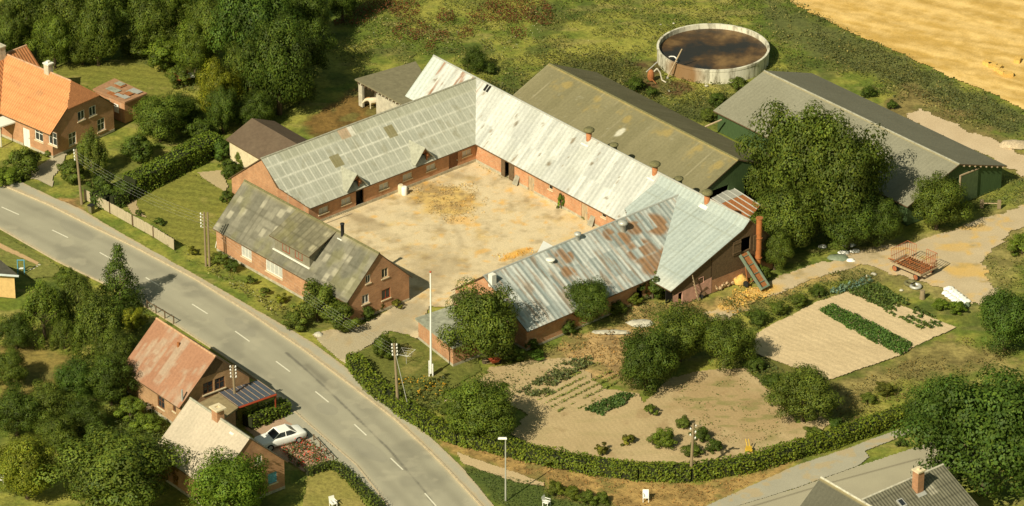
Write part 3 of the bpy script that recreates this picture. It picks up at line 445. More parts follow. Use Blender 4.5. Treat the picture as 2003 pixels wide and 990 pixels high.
 (930, 118, 28, 2.0, 'broad', DG, 'dark lone tree behind the silver roof ridge', 'tree', 1.2), (958, 135, 18, .9, 'bush', DG, 'low bush right of the lone tree', 'shrub', .8), (1245, 165, 26, 1.0, 'bush', DG, 'bush between the brown barn and the pump', 'shrub', .7), (1275, 180, 18, .8, 'bush', DG, 'small bush right of the pump', 'shrub', .7), (1445, 165, 26, 1.1, 'bush', NG, 'bush between the slurry tank and the grey barn', 'shrub', .7), (1405, 195, 28, 1.3, 'bush', DG, 'bush at the left gable corner of the grey barn', 'shrub', .8), (1385, 225, 22, .9, 'bush', GY, 'low bush left of the timber pile', 'shrub', .7), (1700, 180, 20, .9, 'bush', DG, 'bush behind the back slope of the grey barn', 'shrub', .7), (1745, 205, 16, .7, 'bush', DG, 'small bush behind the back slope of the grey barn near the gravel', 'shrub', .7),
 (2000, 480, 40, .8, 'bush', LTG, 'grassy bush mound at the right edge by the track', 'shrub', .6), (1875, 600, 24, .7, 'bush', (1.2, 1.3, .8), 'green bush below the white sacks', 'shrub', .6), (1840, 595, 20, .6, 'bush', (1.2, 1.3, .8), 'green bush between tree stump and vegetable plot', 'shrub', .6),
 # garden shrubs
 (1298, 858, 27, 1.1, 'bush', LTG, 'green shrub left in the cluster by the road pole', 'shrub', .9), (1337, 828, 18, .8, 'bush', NG, 'small round shrub at the back of the cluster by the road pole', 'shrub', .9), (1370, 850, 22, .8, 'bush', DG, 'shrub right behind the road pole', 'shrub', .8), (1400, 872, 20, .8, 'bush', DG, 'dark shrub right of the road pole', 'shrub', .8), (1355, 880, 22, .7, 'bush', NG, 'shrub at the foot of the road pole', 'shrub', .7),
 (1175, 880, 17, .6, 'small', (1.5, 1.1, .9), 'brownish twiggy shrub by the corner hedge', 'shrub', .8), (1228, 860, 18, .6, 'small', (1.5, 1.15, .9), 'brownish twiggy shrub in the bare garden', 'shrub', .7), (1272, 802, 18, .7, 'small', NG, 'young sparse fruit bush in the bare garden', 'shrub', .8), (1480, 712, 26, .8, 'bush', DG, 'bramble at the left corner of the sandy plot', 'shrub', .7), (1515, 745, 24, .8, 'bush', DG, 'bramble below the sandy plot', 'shrub', .7), (1590, 848, 22, .8, 'bush', NG, 'shrub inside the right part of the hedge', 'shrub', .7), (1635, 830, 20, .7, 'bush', BG, 'bluish shrub right of the grey-green apple tree', 'shrub', .7), (1730, 760, 24, .8, 'bush', (1.0, .8, .75), 'dull brown-green bramble in the rough grass', 'shrub', .6), (1700, 780, 20, .6, 'bush', GY, 'grey-green bramble left of the huge tree', 'shrub', .6), (1765, 865, 14, .5, 'small', DG, 'small shrub on the verge of the side road', 'shrub', .7),
 (1085, 955, 20, .8, 'bush', (1.1, 1.0, .8), 'shrub leftmost in the row at the bottom edge', 'shrub', .8), (1120, 965, 20, .8, 'bush', (1.2, 1.1, .8), 'shrub second in the row at the bottom edge', 'shrub', .8), (1150, 972, 20, .8, 'bush', NG, 'shrub third in the row at the bottom edge', 'shrub', .8), (1178, 975, 17, .7, 'bush', NG, 'shrub rightmost in the row at the bottom edge', 'shrub', .8),
 (900, 770, 26, .7, 'bush', DG, 'low bush at the back of the flagpole lawn', 'shrub', .6), (878, 800, 22, .7, 'bush', NG, 'low bush left of the wide round tree', 'shrub', .6), (1050, 695, 20, .5, 'bush', (.9, 1.2, .9), 'leafy rhubarb-like clump below the brick box', 'plant', .5), (984, 752, 10, .3, 'small', NG, 'single green clump on the bare soil below the shed tree', 'plant', .6), (1435, 545, 10, .4, 'small', NG, 'green tuft left of the log pile', 'plant', .5),
 (1098, 394, 12, 1.2, 'small', (1.1, 1.3, .8), 'narrow ivy bush climbing the courtyard wall', 'plant', 1.9), (1141, 426, 6, .3, 'small', NG, 'weed clump at the foot of the courtyard wall', 'plant', .8),
 (1075, 635, 18, 1.1, 'bush', (2.6, 1.7, .9), 'withered yellow plant growing out of the brick box', 'plant', .5), (905, 612, 18, 2.2, 'bush', NG, 'bushy branch tree over the lean-to roof', 'tree', .8)]
for (u, v, r, zc, kd, ti, lb, ct, rz) in TREES: tree(u, v, r, zc, kd, ti, lb, ct, rz)
def scatter(name, poly, dens, size, hgt, base, label=None, jit=.4, up=.5, kind='stuff', patch=None, seed=1, z0=0., fn=None):
    rs = np.random.default_rng(seed); p = np.array(poly); x0, y0 = p.min(0); x1, y1 = p.max(0); n = int((x1-x0)*(y1-y0)*dens); x = rs.uniform(x0, x1, n); y = rs.uniform(y0, y1, n)
    k = inpoly(x+(fbm(x, y, 1, 2, seed)-.5)*jit*3, y+(fbm(x, y, 1, 2, seed+5)-.5)*jit*3, poly)
    if patch: k &= fbm(x, y, patch[0], 3, seed+2) > patch[1]
    if fn is not None: k &= fn(x, y, rs)
    x = x[k]; y = y[k]; n = len(x); hv = fbm(x, y, 1.3, 3, seed+4); z = z0+hgt*(.2+.8*rs.random(n))*(.3+1.2*hv); N = rs.normal(size=(n, 3)); N[:, 2] = np.abs(N[:, 2])+up
    v, f = quads(np.stack([x, y, z], 1), N, size*(.6+.8*rs.random(n)), rs)
    o = mesh_np(name, v, f, M['leaf'], col=leafcols(n, rs, .7+.6*fbm(x, y, .9, 3, seed+7), .35, np.array(base))); tag(o, label, None, None, kind); return o
MEAD = PX((690, -10), (1540, -10), (1680, 72), (1800, 130), (2010, 222), (2060, 290), (1950, 270), (1840, 225), (1760, 200), (1600, 130), (1500, 180), (1440, 190), (1300, 225), (1160, 140), (1080, 115), (1000, 190), (860, 110), (800, 120), (690, 150), (640, 90))
TK = G(1395, 104)[:2]
def nb(x, y, rs): return np.hypot(x-TK[0], y-TK[1]) > 6.0
scatter('meadow_weeds', MEAD, 19.8, 0.18, 0.255, (.13, .135, .035), patch=(2.2, .42), seed=21, fn=nb)
scatter('meadow_grass', MEAD, 11, 0.18, 0.2125, (.26, .235, .08), patch=(1.5, .55), seed=22, fn=nb)
scatter('meadow_flowers', PX((690, 20), (1240, 60), (1240, 110), (1060, 110), (850, 100), (700, 150)), 6.6, 0.096, 0.255, (.5, .48, .3), patch=(2, .6), seed=23)
DOCK = [(695, 40, 1.3), (665, 50, .7), (740, 10, 1.5), (720, 25, 1.2), (790, 20, 1.6), (800, 65, 1.6), (820, 60, 1.2), (870, 40, 1), (930, 40, 1), (960, 30, 1.4), (1000, 25, 2.0), (1040, 25, 1.9), (1060, 40, 1.2), (1010, 15, 1.6), (860, 75, 1.), (1015, 70, .8), (840, 95, .6), (910, 70, .8), (760, 8, 1.4), (980, 10, 1.3)]
for i, (u, v, r) in enumerate(DOCK):
    cx, cy = G(u, v)[:2]; pl = [(cx+r*1.2*math.cos(t)*.9, cy+r*1.6*math.sin(t)) for t in np.linspace(0, 6.28, 12)[:-1]]
    if i == 0: DV = []
    DV.append(pl)
def dockfn(x, y, rs): m = np.zeros(len(x), bool); [m.__ior__(inpoly(x, y, p)) for p in DV]; return m & (rs.random(len(x)) < .75)
scatter('dock_plants', PX((640, -15), (1100, -15), (1100, 110), (640, 110)), 60, .17, .8, (.15, .055, .022), jit=.8, seed=31, fn=dockfn, patch=(.9, .3))
scatter('tall_weeds', PX((1580, 20), (1680, 75), (1760, 110), (1850, 155), (2010, 235), (2060, 290), (1960, 262), (1900, 235), (1800, 190), (1700, 160), (1600, 100)), 35.2, 0.168, 0.595, (.12, .13, .045), patch=(1.6, .42), seed=24)
scatter('tall_weeds', PX((870, 100), (940, 150), (1010, 185), (1075, 122), (1060, 110), (1200, 100), (1240, 130), (1290, 200), (1240, 190), (1180, 150), (1100, 125), (1010, 215), (930, 150)), 35.2, 0.168, 0.51, (.11, .11, .03), seed=25)
scatter('tall_weeds', PX((1290, 215), (1380, 180), (1450, 170), (1400, 235), (1400, 260), (1340, 235)), 35.2, 0.168, 0.425, (.11, .13, .035), seed=26, patch=(1.5, .4))
scatter('garden_weeds', PX((1200, 600), (1320, 590), (1500, 580), (1640, 535), (1700, 520), (1720, 550), (1640, 575), (1600, 590), (1478, 650), (1400, 640), (1300, 610), (1220, 640)), 39.6, 0.156, 0.3825, (.115, .135, .035), patch=(1.6, .4), seed=27)
scatter('rough_grass', PX((1100, 660), (1180, 645), (1300, 640), (1220, 680), (1260, 760), (1220, 750), (1150, 710), (1090, 690)), 30.8, 0.156, 0.34, (.33, .21, .08), patch=(1.2, .4), seed=28)
scatter('rough_grass', PX((1630, 760), (1700, 735), (1800, 700), (1880, 660), (1990, 690), (1850, 760), (1780, 800), (1700, 830), (1640, 850)), 26.4, 0.156, 0.2975, (.19, .15, .05), patch=(1.6, .42), seed=29)
scatter('verge_grass', PX((845, 855), (1060, 908), (1250, 940), (1400, 938), (1540, 900), (1400, 985), (1250, 1000), (1060, 950)), 22, 0.12, 0.1275, (.34, .19, .07), seed=30, patch=(1, .4))
scatter('verge_grass', PX((908, 915), (1060, 950), (1200, 985), (1200, 1010), (1000, 1010)), 48.4, 0.12, 0.17, (.09, .115, .03), seed=33)
scatter('barn_weeds', PX((1880, 365), (1990, 340), (2030, 370), (1990, 400), (1910, 415)), 44, 0.15, 0.3825, (.14, .16, .045), seed=34, patch=(1.2, .4))
scatter('track_grass', PX((2010, 440), (1960, 478), (1925, 505), (1935, 545), (1960, 570), (2060, 560), (2060, 430)), 35.2, 0.15, 0.255, (.2, .2, .05), seed=35, patch=(1.5, .4))
scatter('undergrowth', PX((240, 590), (300, 600), (290, 640), (240, 720), (150, 700), (130, 640)), 30.8, 0.15, 0.34, (.1, .125, .03), seed=36)
scatter('undergrowth', PX((210, 780), (300, 760), (345, 800), (300, 880), (200, 860)), 35.2, 0.18, 0.51, (.11, .14, .035), seed=37)
scatter('undergrowth', PX((210, 120), (400, 100), (420, 150), (360, 190), (330, 150), (250, 112)), 30.8, 0.18, 0.51, (.11, .135, .03), seed=38)
scatter('lower_garden_plants', PX((420, 510), (470, 545), (560, 610), (600, 640), (590, 655), (540, 620), (470, 572), (405, 535)), 26, .2, .45, (.17, .16, .05), seed=39, patch=(1., .35))
scatter('lower_garden_flowers', PX((420, 520), (470, 552), (560, 610), (590, 640), (540, 620), (470, 572), (405, 535)), 8, .14, .6, (.55, .5, .25), seed=40, patch=(.8, .5))
scatter('yellow_flowers', PX((770, 745), (860, 745), (885, 775), (850, 795), (800, 790)), 14, .16, .7, (.65, .36, .03), seed=41, patch=(.8, .5)); scatter('flower_bed_leaves', PX((760, 740), (870, 740), (900, 790), (850, 815), (790, 790)), 26, .22, .5, (.12, .14, .035), seed=42)
scatter('white_flowers', PX((860, 790), (890, 785), (895, 815), (870, 820)), 10, .12, .7, (.7, .6, .5), seed=43)
BED = PX((545, 880), (590, 862), (610, 868), (645, 890), (640, 902), (600, 918), (570, 910))
scatter('rose_leaves', BED, 50, .2, .5, (.09, .11, .03), seed=44); scatter('red_roses', BED, 26, .13, .65, (.62, .05, .03), seed=45)
scatter('rockery_plants', PX((285, 440), (340, 478), (400, 515), (392, 530), (330, 488), (280, 458)), 12, .16, .2, (.17, .18, .06), seed=46, patch=(.7, .5))
# vegetables
def rowfn(sp, ang, wd, ph=0): return lambda x, y, rs: np.abs(((x*math.cos(ang)+y*math.sin(ang))/sp+ph) % 1-.5) < wd
scatter('carrot_strip', PX((1598, 608), (1627, 598), (1700, 632), (1788, 677), (1762, 697), (1680, 655)), 240, .17, .35, (.09, .17, .03), seed=50, jit=.15)
scatter('cabbages', PX((1620, 572), (1660, 552), (1703, 543), (1708, 556), (1660, 572), (1632, 582)), 50, .26, .35, (.16, .24, .17), seed=51, jit=.2)
scatter('potato_plants', PX((1668, 572), (1712, 556), (1780, 590), (1850, 640), (1800, 645), (1740, 615)), 150, .22, .3, (.1, .145, .03), seed=52, jit=.2, fn=rowfn(.75, R(41), .3), patch=(1.6, .36))
scatter('potato_plants', PX((1655, 572), (1712, 556), (1760, 580), (1740, 610)), 150, .22, .35, (.1, .145, .03), seed=53, jit=.2)
scatter('vegetable_rows', PX((1040, 775), (1165, 705), (1225, 742), (1110, 818)), 130, .15, .2, (.2, .24, .05), seed=54, jit=.1, fn=rowfn(.85, R(-45), .14), patch=(1.2, .4))
scatter('vegetable_rows', PX((1010, 770), (1110, 705), (1170, 700), (1060, 780)), 110, .22, .35, (.13, .15, .05), seed=55, jit=.3, patch=(1.2, .4)); scatter('vegetable_rows', PX((1140, 802), (1215, 770), (1245, 775), (1180, 815)), 160, .2, .35, (.08, .14, .03), seed=56, jit=.2); scatter('garden_weeds', PX((1430, 690), (1500, 705), (1560, 760), (1510, 800), (1480, 745), (1440, 715)), 48.4, 0.156, 0.425, (.1, .13, .03), seed=57)
scatter('lawn_edge_weeds', PX((960, 715), (1040, 695), (1110, 690), (1050, 730), (990, 760)), 17.6, 0.12, 0.17, (.18, .17, .06), seed=58, patch=(1, .5))
STR = PX((800, 370), (850, 355), (930, 365), (955, 400), (930, 430), (880, 440), (810, 400)); 
def strawcol(n, rs): pass
scatter('soil_weeds', PX((1320, 745), (1440, 725), (1540, 800), (1560, 860), (1450, 880), (1320, 820)), 12, .14, .1, (.14, .17, .045), seed=70, patch=(1.1, .52), jit=.5); scatter('soil_weeds', PX((940, 745), (1050, 705), (1120, 700), (1040, 770), (1000, 800)), 14, .15, .12, (.15, .17, .05), seed=71, patch=(1., .5), jit=.5)
scatter('wall_weeds', PX((935, 318), (1200, 450), (1190, 454), (928, 323)), 10, .14, .15, (.16, .18, .05), seed=72, patch=(.8, .5), jit=.1)
o = scatter('loose_straw', STR, 34, .12, .18, (.58, .42, .19), seed=60, jit=.8, patch=(1., .42), z0=.02, up=1.2); o2 = scatter('loose_straw', PX((960, 500), (1040, 482), (1060, 495), (985, 512)), 24, .14, .08, (.78, .44, .08), seed=61, z0=.02, up=1.2); scatter('loose_straw', PX((1400, 600), (1450, 555), (1520, 560), (1500, 580), (1430, 615)), 40, .16, .1, (.7, .45, .12), seed=62, z0=.02, up=1.2, jit=.5)
def hedge(label, pts, wd, hg, tint=(1, 1, 1), dens=75, seed=0, ls=.2):
    rs = np.random.default_rng(900+seed); P = []; N = []; core = MB()
    o0 = np.array([*G(*pts[0])[:2], 0]); q = [G(*p)-o0 for p in pts]
    for a, b in zip(q, q[1:]):
        d = b-a; l = np.linalg.norm(d); d /= l; nr = np.array([-d[1], d[0], 0]); n = int(l*(wd+2*hg)*dens)
        s = rs.random(n)*l; per = wd+2*hg; t = rs.random(n)*per; side = np.where(t < hg, -1, np.where(t > hg+wd, 1, 0))
        off = np.where(side == 0, t-hg-wd/2, side*wd/2); z = np.where(side == -1, t, np.where(side == 1, t-hg-wd, hg)); nz = (side == 0)*1.
        x = a[None]+d*s[:, None]; bu = (fbm(x[:, 0]+x[:, 2]+z, x[:, 1], .9, 3, seed)-.45)*.5; NN = nr*side[:, None]+np.array([0, 0, 1])*nz[:, None]
        p = x+nr*off[:, None]+np.array([0, 0, 1])*z[:, None]+NN*(bu+rs.normal(size=n)*.06)[:, None]; P.append(p); N.append(NN+rs.normal(size=p.shape)*.55+np.array([0, 0, .3]))
        e = nr*(wd/2-.12); core.hexa([tuple((a-e)[:2]), tuple((b-e)[:2]), tuple((b+e)[:2]), tuple((a+e)[:2])], 0, hg-.12)
    t = thing('hedge', label, 'hedge', tuple(o0)); P = np.concatenate(P); N = np.concatenate(N); v, f = quads(P, N, ls*(.7+.6*rs.random(len(P))), rs); o = mesh_np('foliage', v, f, M['leaf'], t, leafcols(len(P), rs, .75+.5*fbm(P[:, 0], P[:, 1], .8, 3, 3), .35)); o.color = (*tint, 1)
    core.build('light_block_core', M['hedgecore'], t)  # solid dark box hidden under the leaves, added to block light
simple('hedgecore', (.025, .03, .01), .95, .2)
hedge('long clipped hedge curving round the corner garden above the lamp post', [(688, 712), (715, 750), (748, 778), (790, 808), (840, 842), (900, 866), (960, 878), (1050, 900), (1150, 921), (1250, 934), (1350, 936), (1450, 920), (1540, 897), (1620, 872), (1700, 845), (1800, 808)], 1.3, 1.15, (1.35, 1.3, .85), seed=1)
hedge('tall thick hedge along the left side of the farmhouse lawn', [(255, 382), (300, 362), (350, 334), (390, 312), (425, 296)], 1.8, 1.9, (1.3, 1.35, .95), seed=2)
hedge('hedge on the left between plank fence and driveway bush', [(185, 395), (215, 405), (245, 395), (260, 378)], 1.4, 1.3, DG, seed=3)
hedge('bushy hedge between the carport and the parked car', [(484, 836), (520, 820), (560, 804)], 1.5, 1.1, (1.1, 1.15, .8), seed=4)
hedge('low dark hedge around the lawn at the bottom left', [(600, 930), (650, 914), (668, 925), (705, 960), (745, 1000)], .7, .7, NG, seed=5, ls=.16)
hedge('low light hedge in front of the tiled house', [(-30, 340), (20, 350), (45, 352)], 1.4, .7, LTG, seed=6)
# ---------------------------------------------------------------- buildings
def wbox(mb, T, s0, s1, d0, d1, z0, z1):
    n = len(mb.v); mb.v += [T(s, d, z) for z in (z0, z1) for s, d in ((s0, d0), (s1, d0), (s1, d1), (s0, d1))]
    mb.f += [(n+3, n+2, n+1, n), (n+4, n+5, n+6, n+7)]+[(n+i, n+(i+1) % 4, n+4+(i+1) % 4, n+4+i) for i in range(4)]
def panel(mb, T, L, top, ops, brk=(), z0=0., dep=.14):
    xs = sorted(set([0, L]+[b for b in brk if 0 < b < L]+[min(max(e, 0), L) for o in ops for e in (o['s']-o['w']/2, o['s']+o['w']/2)]))
    for a, b in zip(xs, xs[1:]):
        if b-a < 1e-4: continue
        m = (a+b)/2; hs = sorted([o for o in ops if abs(o['s']-m) < o['w']/2], key=lambda o: o['z']); zc = z0
        for o in hs:
            lo = o['z']-o['h']/2; hi = lo+o['h']
            if lo > zc+.01: mb.poly([T(a, 0, zc), T(b, 0, zc), T(b, 0, lo), T(a, 0, lo)])
            zc = hi
        mb.poly([T(a, 0, zc), T(b, 0, zc), T(b, 0, max(zc, top(b))), T(a, 0, max(zc, top(a)))])
    for o in ops:
        a = o['s']-o['w']/2; b = a+o['w']; lo = max(z0, o['z']-o['h']/2); hi = o['z']+o['h']/2
        for q in ([(a, lo), (a, hi)], [(b, lo), (b, hi)], [(a, hi), (b, hi)], [(a, lo), (b, lo)]):
            (s1, z1), (s2, z2) = q; mb.poly([T(s1, 0, z1), T(s2, 0, z2), T(s2, -dep, z2), T(s1, -dep, z1)])
def fit_window(o, T, parent):
    a = o['s']-o['w']/2; b = a+o['w']; lo = o['z']-o['h']/2; hi = lo+o['h']; k = o['kind']; d0 = -.11; d1 = -.05; fr = o.get('fr', 'white')
    if k == 'win':
        f = MB(); t = .075
        wbox(f, T, a, a+t, d0, d1, lo, hi); wbox(f, T, b-t, b, d0, d1, lo, hi); wbox(f, T, a+t, b-t, d0, d1, lo, lo+t); wbox(f, T, a+t, b-t, d0, d1, hi-t, hi)
        nx, nz = o.get('div', (2, 1))
        for i in range(1, nx): x = a+(b-a)*i/nx; wbox(f, T, x-.035, x+.035, d0, d1-.005, lo+t, hi-t)
        for i in range(1, nz): z = lo+(hi-lo)*i/nz*1.15; wbox(f, T, a+t, b-t, d0, d1-.01, z-.03, z+.03)
        fo = f.build('window', M[fr], parent); p = MB(); wbox(p, T, a+.02, b-.02, d0+.01, d0+.03, lo+.02, hi-.02); p.build('pane', M[o.get('pane', 'glass')], fo)
        if o.get('sill', 'cream'): s = MB(); wbox(s, T, a-.08, b+.08, -.03, .07, lo-.1, lo-.005); s.build('window_sill', M[o.get('sill', 'cream')], fo)
    elif k == 'door':
        p = MB(); n = max(2, int(o['w']/.2)); 
        for i in range(n): wbox(p, T, a+(b-a)*i/n+.004, a+(b-a)*(i+1)/n-.004, -.1, -.05+.008*(i % 2), lo+.02, hi)
        d = p.build('door', M[fr], parent); h = MB(); wbox(h, T, b-.16, b-.1, -.04, .03, lo+(hi-lo)*.5, lo+(hi-lo)*.5+.12); h.build('handle', M['galv'], d)
class Bld:
    def __init__(s, name, label, cat, r0, r1, hr, wl, wr, el, er, oh=.35, og=.15, group=None):
        a = G(*r0, hr); b = G(*r1, hr); s.o = a[:2]; s.ang = math.atan2(b[1]-a[1], b[0]-a[0]); s.L = math.hypot(*(b-a)[:2]); s.hr = hr
        s.wl, s.wr, s.el, s.er, s.oh, s.og = wl, wr, el, er, oh, og; s.root = thing(name, label, cat, (a[0], a[1], 0), s.ang, group)
        s.yL = wl-oh; s.yR = -(wr-oh); s.xa = og; s.xb = s.L-og
    def w2l(s, p): c, n = math.cos(s.ang), math.sin(s.ang); x, y = p[0]-s.o[0], p[1]-s.o[1]; return (x*c+y*n, -x*n+y*c)
    def at(s, u, v, z): return (*s.w2l(G(u, v, z)), z)
    def rz(s, y): return s.hr-(s.hr-s.el)/s.wl*y if y > 0 else s.hr+(s.hr-s.er)/s.wr*y
    def onroof(s, u, v, side='R'):     # local x,y,z where the pixel meets a roof plane
        z = s.hr
        for _ in range(40): p = s.at(u, v, z); z = z*.5+s.rz(p[1] if side == 'L' else min(p[1], 0))*.5
        return (*s.at(u, v, z)[:2], z)
    def side(s, k):
        return {'R': ((s.xa, s.yR), (s.xb, s.yR), (0, -1)), 'L': ((s.xb, s.yL), (s.xa, s.yL), (0, 1)), '1': ((s.xb, s.yR), (s.xb, s.yL), (1, 0)), '0': ((s.xa, s.yL), (s.xa, s.yR), (-1, 0))}[k]
    def T(s, k, p=None):
        p0, p1, n = p or s.side(k); l = math.hypot(p1[0]-p0[0], p1[1]-p0[1]); d = ((p1[0]-p0[0])/l, (p1[1]-p0[1])/l)
        return (lambda a, e, z: (p0[0]+d[0]*a+n[0]*e, p0[1]+d[1]*a+n[1]*e, z)), l
    def on(s, k, u, v):
        p0, p1, n = s.side(k); d = ray(u, v); c, q = math.cos(s.ang), math.sin(s.ang); o = s.w2l((0, YC)); dl = (d[0]*c+d[1]*q, -d[0]*q+d[1]*c)
        t = ((p0[0]-o[0])*n[0]+(p0[1]-o[1])*n[1])/(dl[0]*n[0]+dl[1]*n[1]); x, y, z = o[0]+dl[0]*t, o[1]+dl[1]*t, H+d[2]*t
        l = math.hypot(p1[0]-p0[0], p1[1]-p0[1]); return ((x-p0[0])*(p1[0]-p0[0])+(y-p0[1])*(p1[1]-p0[1]))/l, z
    def op(s, k, u, v, w, h, kind='win', z=None, **kw): a, zz = s.on(k, u, v); return dict(s=a, z=zz if z is None else z, w=w, h=h, kind=kind, **kw)
    def walls(s, mat, ops={}, sides='RL01', plinth=.25, name='wall'):
        mb = MB(); pl = MB(); ops = {k: [o for o in v] for k, v in ops.items()}
        for k in sides:
            T, l = s.T(k); ol = ops.get(k, [])
            if k in 'RL': y = s.yR if k == 'R' else s.yL; top = lambda a, y=y: s.rz(y)-.06; br = ()
            elif k == '1': top = lambda a: s.rz(s.yR+a)-.06; br = (-s.yR,)
            else: top = lambda a: s.rz(s.yL-a)-.06; br = (s.yL,)
            for o in ol:
                if o['z']-o['h']/2 < .25: o['h'] = o['z']+o['h']/2; o['z'] = o['h']/2
                o['h'] = min(o['h'], 2*(top(o['s'])-.06-o['z'])) if o['kind'] != 'door' else o['h']
            panel(mb, T, l, top, ol, br)
            if plinth:
                cur = 0
                for o in sorted([o for o in ol if o['z']-o['h']/2 < .1], key=lambda o: o['s']): 
                    if o['s']-o['w']/2 > cur: wbox(pl, T, cur, o['s']-o['w']/2, -.05, .03, 0, plinth)
                    cur = o['s']+o['w']/2
                wbox(pl, T, cur, l, -.05, .03, 0, plinth)
        mb.build(name, M[mat], s.root)
        if plinth: pl.build('plinth', M['plinth'], s.root)
        for k in sides:
            T, l = s.T(k)
            for o in ops.get(k, []): fit_window(o, T, s.root)
    def roof(s, sd, colfn, mat, u0=0, u1=None, clip=None, th=.1, res=.14, lift=0, v1=None, hr=None, ez=None, v0=0, edge='wood'):
        u1 = s.L if u1 is None else u1; sg = 1 if sd == 'L' else -1; w_ = v1 or (s.wl if sd == 'L' else s.wr); h0 = hr or s.hr; h1 = ez if ez is not None else (s.el if sd == 'L' else s.er)
        us = np.linspace(u0, u1, max(2, int((u1-u0)/res))+1); vv = np.linspace(v0, w_, max(2, int((w_-v0)/res))+1); U, V = np.meshgrid(us, vv, indexing='ij'); ny = len(vv)
        i, j = np.nonzero(np.ones((len(us)-1, ny-1), bool)); a = i*ny+j; f = np.stack([a, a+ny, a+ny+1, a+1], 1)
        if clip: f = f[inpoly(U[i, j]+res/2, V[i, j]+res/2, clip)]
        if sd == 'L': f = f[:, ::-1]
        zz = h0-(h0-h1)*(V-v0)/(w_-v0)+lift; col = colfn(U.ravel(), V.ravel())
        mesh_np('roof', np.stack([U.ravel(), sg*V.ravel(), zz.ravel()], 1), f[:, ::-1], M[mat], s.root, col=col)
        pts = clip or [(u0, v0), (u1, v0), (u1, w_), (u0, w_)]; z = lambda v: h0-(h0-h1)*(v-v0)/(w_-v0)+lift-.015
        m = MB(); m.slab([(a, sg*b, z(b)) for a, b in pts], th); m.build('fascia', M[edge], s.root)
    def cap(s, mat='roofcap', u0=0, u1=None, r=.10):
        u1 = s.L if u1 is None else u1; m = MB(); n = int((u1-u0)/.45)+1
        for i in range(n): a = u0+(u1-u0)*i/n; b = u0+(u1-u0)*(i+1)/n; m.bar((a+.01, 0, s.hr-.03), (b, 0, s.hr-.03), r, r*.92, k=8)
        m.build('ridge_cap', M[mat], s.root)
def cell(u, v, gu, gv, seed):  # random value per sheet
    r = np.random.default_rng(seed).random((128, 128)); return r[np.floor(u/gu).astype(int) % 128, np.floor(v/gv).astype(int) % 128]
def lines(u, v, gu, gv, wu, wv): 
    a = np.abs((u/gu) % 1-.5); b = np.abs((v/gv) % 1-.5); return np.maximum(sstep(.5-wu/gu, .5, a), sstep(.5-wv/gv, .5, b))
# --- Wing A, grey fibre-cement roof
A = Bld('stable_wing', 'long brick stable wing with pale grid-lined grey sheet roof and two gabled hay dormers', 'farm building', (510, 310), (930, 152), 6., 5., 4.87, 2.1, 2.1)
def colA(u, v):
    n = fbm(u, v, 1.6, 4, 110); c = mix((.36, .365, .30), (.45, .455, .385), cell(u, v, 0.85, 1.09, 5)*.6+n*.4); l = lines(u+.2, v+.25, 0.85, 1.09, .10, .12)*(.3+.95*fbm(u, v, .9, 4, 9))*(1-.45*sstep(2.6, 4.2, v))*(1-.35*sstep(17, 22, u))
    c = mix(c, (.68, .67, .58), np.clip(l, 0, 1)); c = mix(c, (.33, .33, .22), (u > 2)*(v < .9)*.35)
    for (a, b) in [(14.3, 1.6), (7.2, 2.2)]: c = mix(c, (.22, .19, .08), ((np.abs(u-a) < .55) & (np.abs(v-b) < .5))*.85)
    c = mix(c, (.46, .33, .22), ((np.abs(u-9.6) < .6) & (np.abs(v-.45) < .42))*.9); c = mix(c, (.7, .67, .58), ((np.abs(u-10.4) < .25) & (np.abs(v-.4) < .5))*.8)
    return mix(c, (.24, .22, .13), sstep(.6, .8, fbm(u, v, .9, 4, 11))*.35)
ca = [(0, 0), (A.L, 0), (A.L, A.wr), (A.w2l(G(608, 407, 2.1))[0], A.wr), (.75, 2.0)]
c541 = A.onroof(541, 365); c608 = A.onroof(606, 407); ca = [(0, 0), (A.L, 0), (A.L, A.wr), (c608[0], A.wr), (c541[0], -c541[1]), (0.0, 1.0)]
A.roof('R', colA, 'roof_sheet', clip=ca, res=.07); A.roof('L', colA, 'roof_sheet'); A.cap()
opsA = [A.op('R', u, v, 1.15, .62, fr='cream', pane='curtain', div=(2, 1)) for u, v in [(633, 411), (677, 393), (751, 364), (797, 345), (843, 327), (913, 299)]]+[A.op('R', 704, 388, .95, 1.7, 'void', z=.85), A.op('R', 887, 314, 1.15, 1.75, 'door', z=.88, fr='brownpaint')]
# walls: courtyard wall starts at the cut corner, gable wall follows the cut
xq = c608[0]+.1; yq = -c541[1]
mbw = MB(); Tr, lr = A.T('R', ((xq, A.yR), (A.xb, A.yR), (0, -1))); off = xq-A.xa
for o in opsA: o['s'] -= off
opsA = [dict(o, h=min(o['h'], 2*(A.rz(A.yR)-.12-o['z']))) for o in opsA]
for o in opsA:
    if o['kind'] != 'win': o['h'] = 1.8; o['z'] = .9
panel(mbw, Tr, lr, lambda a: A.rz(A.yR)-.06, opsA)
for p0, p1 in [((xq, A.yR), (c541[0]+.12, c541[1])), ((c541[0]+.12, c541[1]), (.12, -.1)), ((.12, -.1), (.12, A.yL))]:
    T2 = lambda a, e, z, p0=p0, p1=p1: (p0[0]+(p1[0]-p0[0])*a, p0[1]+(p1[1]-p0[1])*a, z); mbw.poly([T2(0, 0, 0), T2(1, 0, 0), T2(1, 0, A.rz(p1[1])-.06), T2(0, 0, A.rz(p0[1])-.06)])
T3, l3 = A.T('L'); panel(mbw, T3, l3, lambda a: A.rz(A.yL)-.06, []); mbw.build('wall', M['brick_orange'], A.root); M['brick_orange']
plA = MB(); wbox(plA, Tr, 0, lr, -.05, .03, 0, .3); plA.build('plinth', M['plinth'], A.root)
for o in opsA: fit_window(o, Tr, A.root)
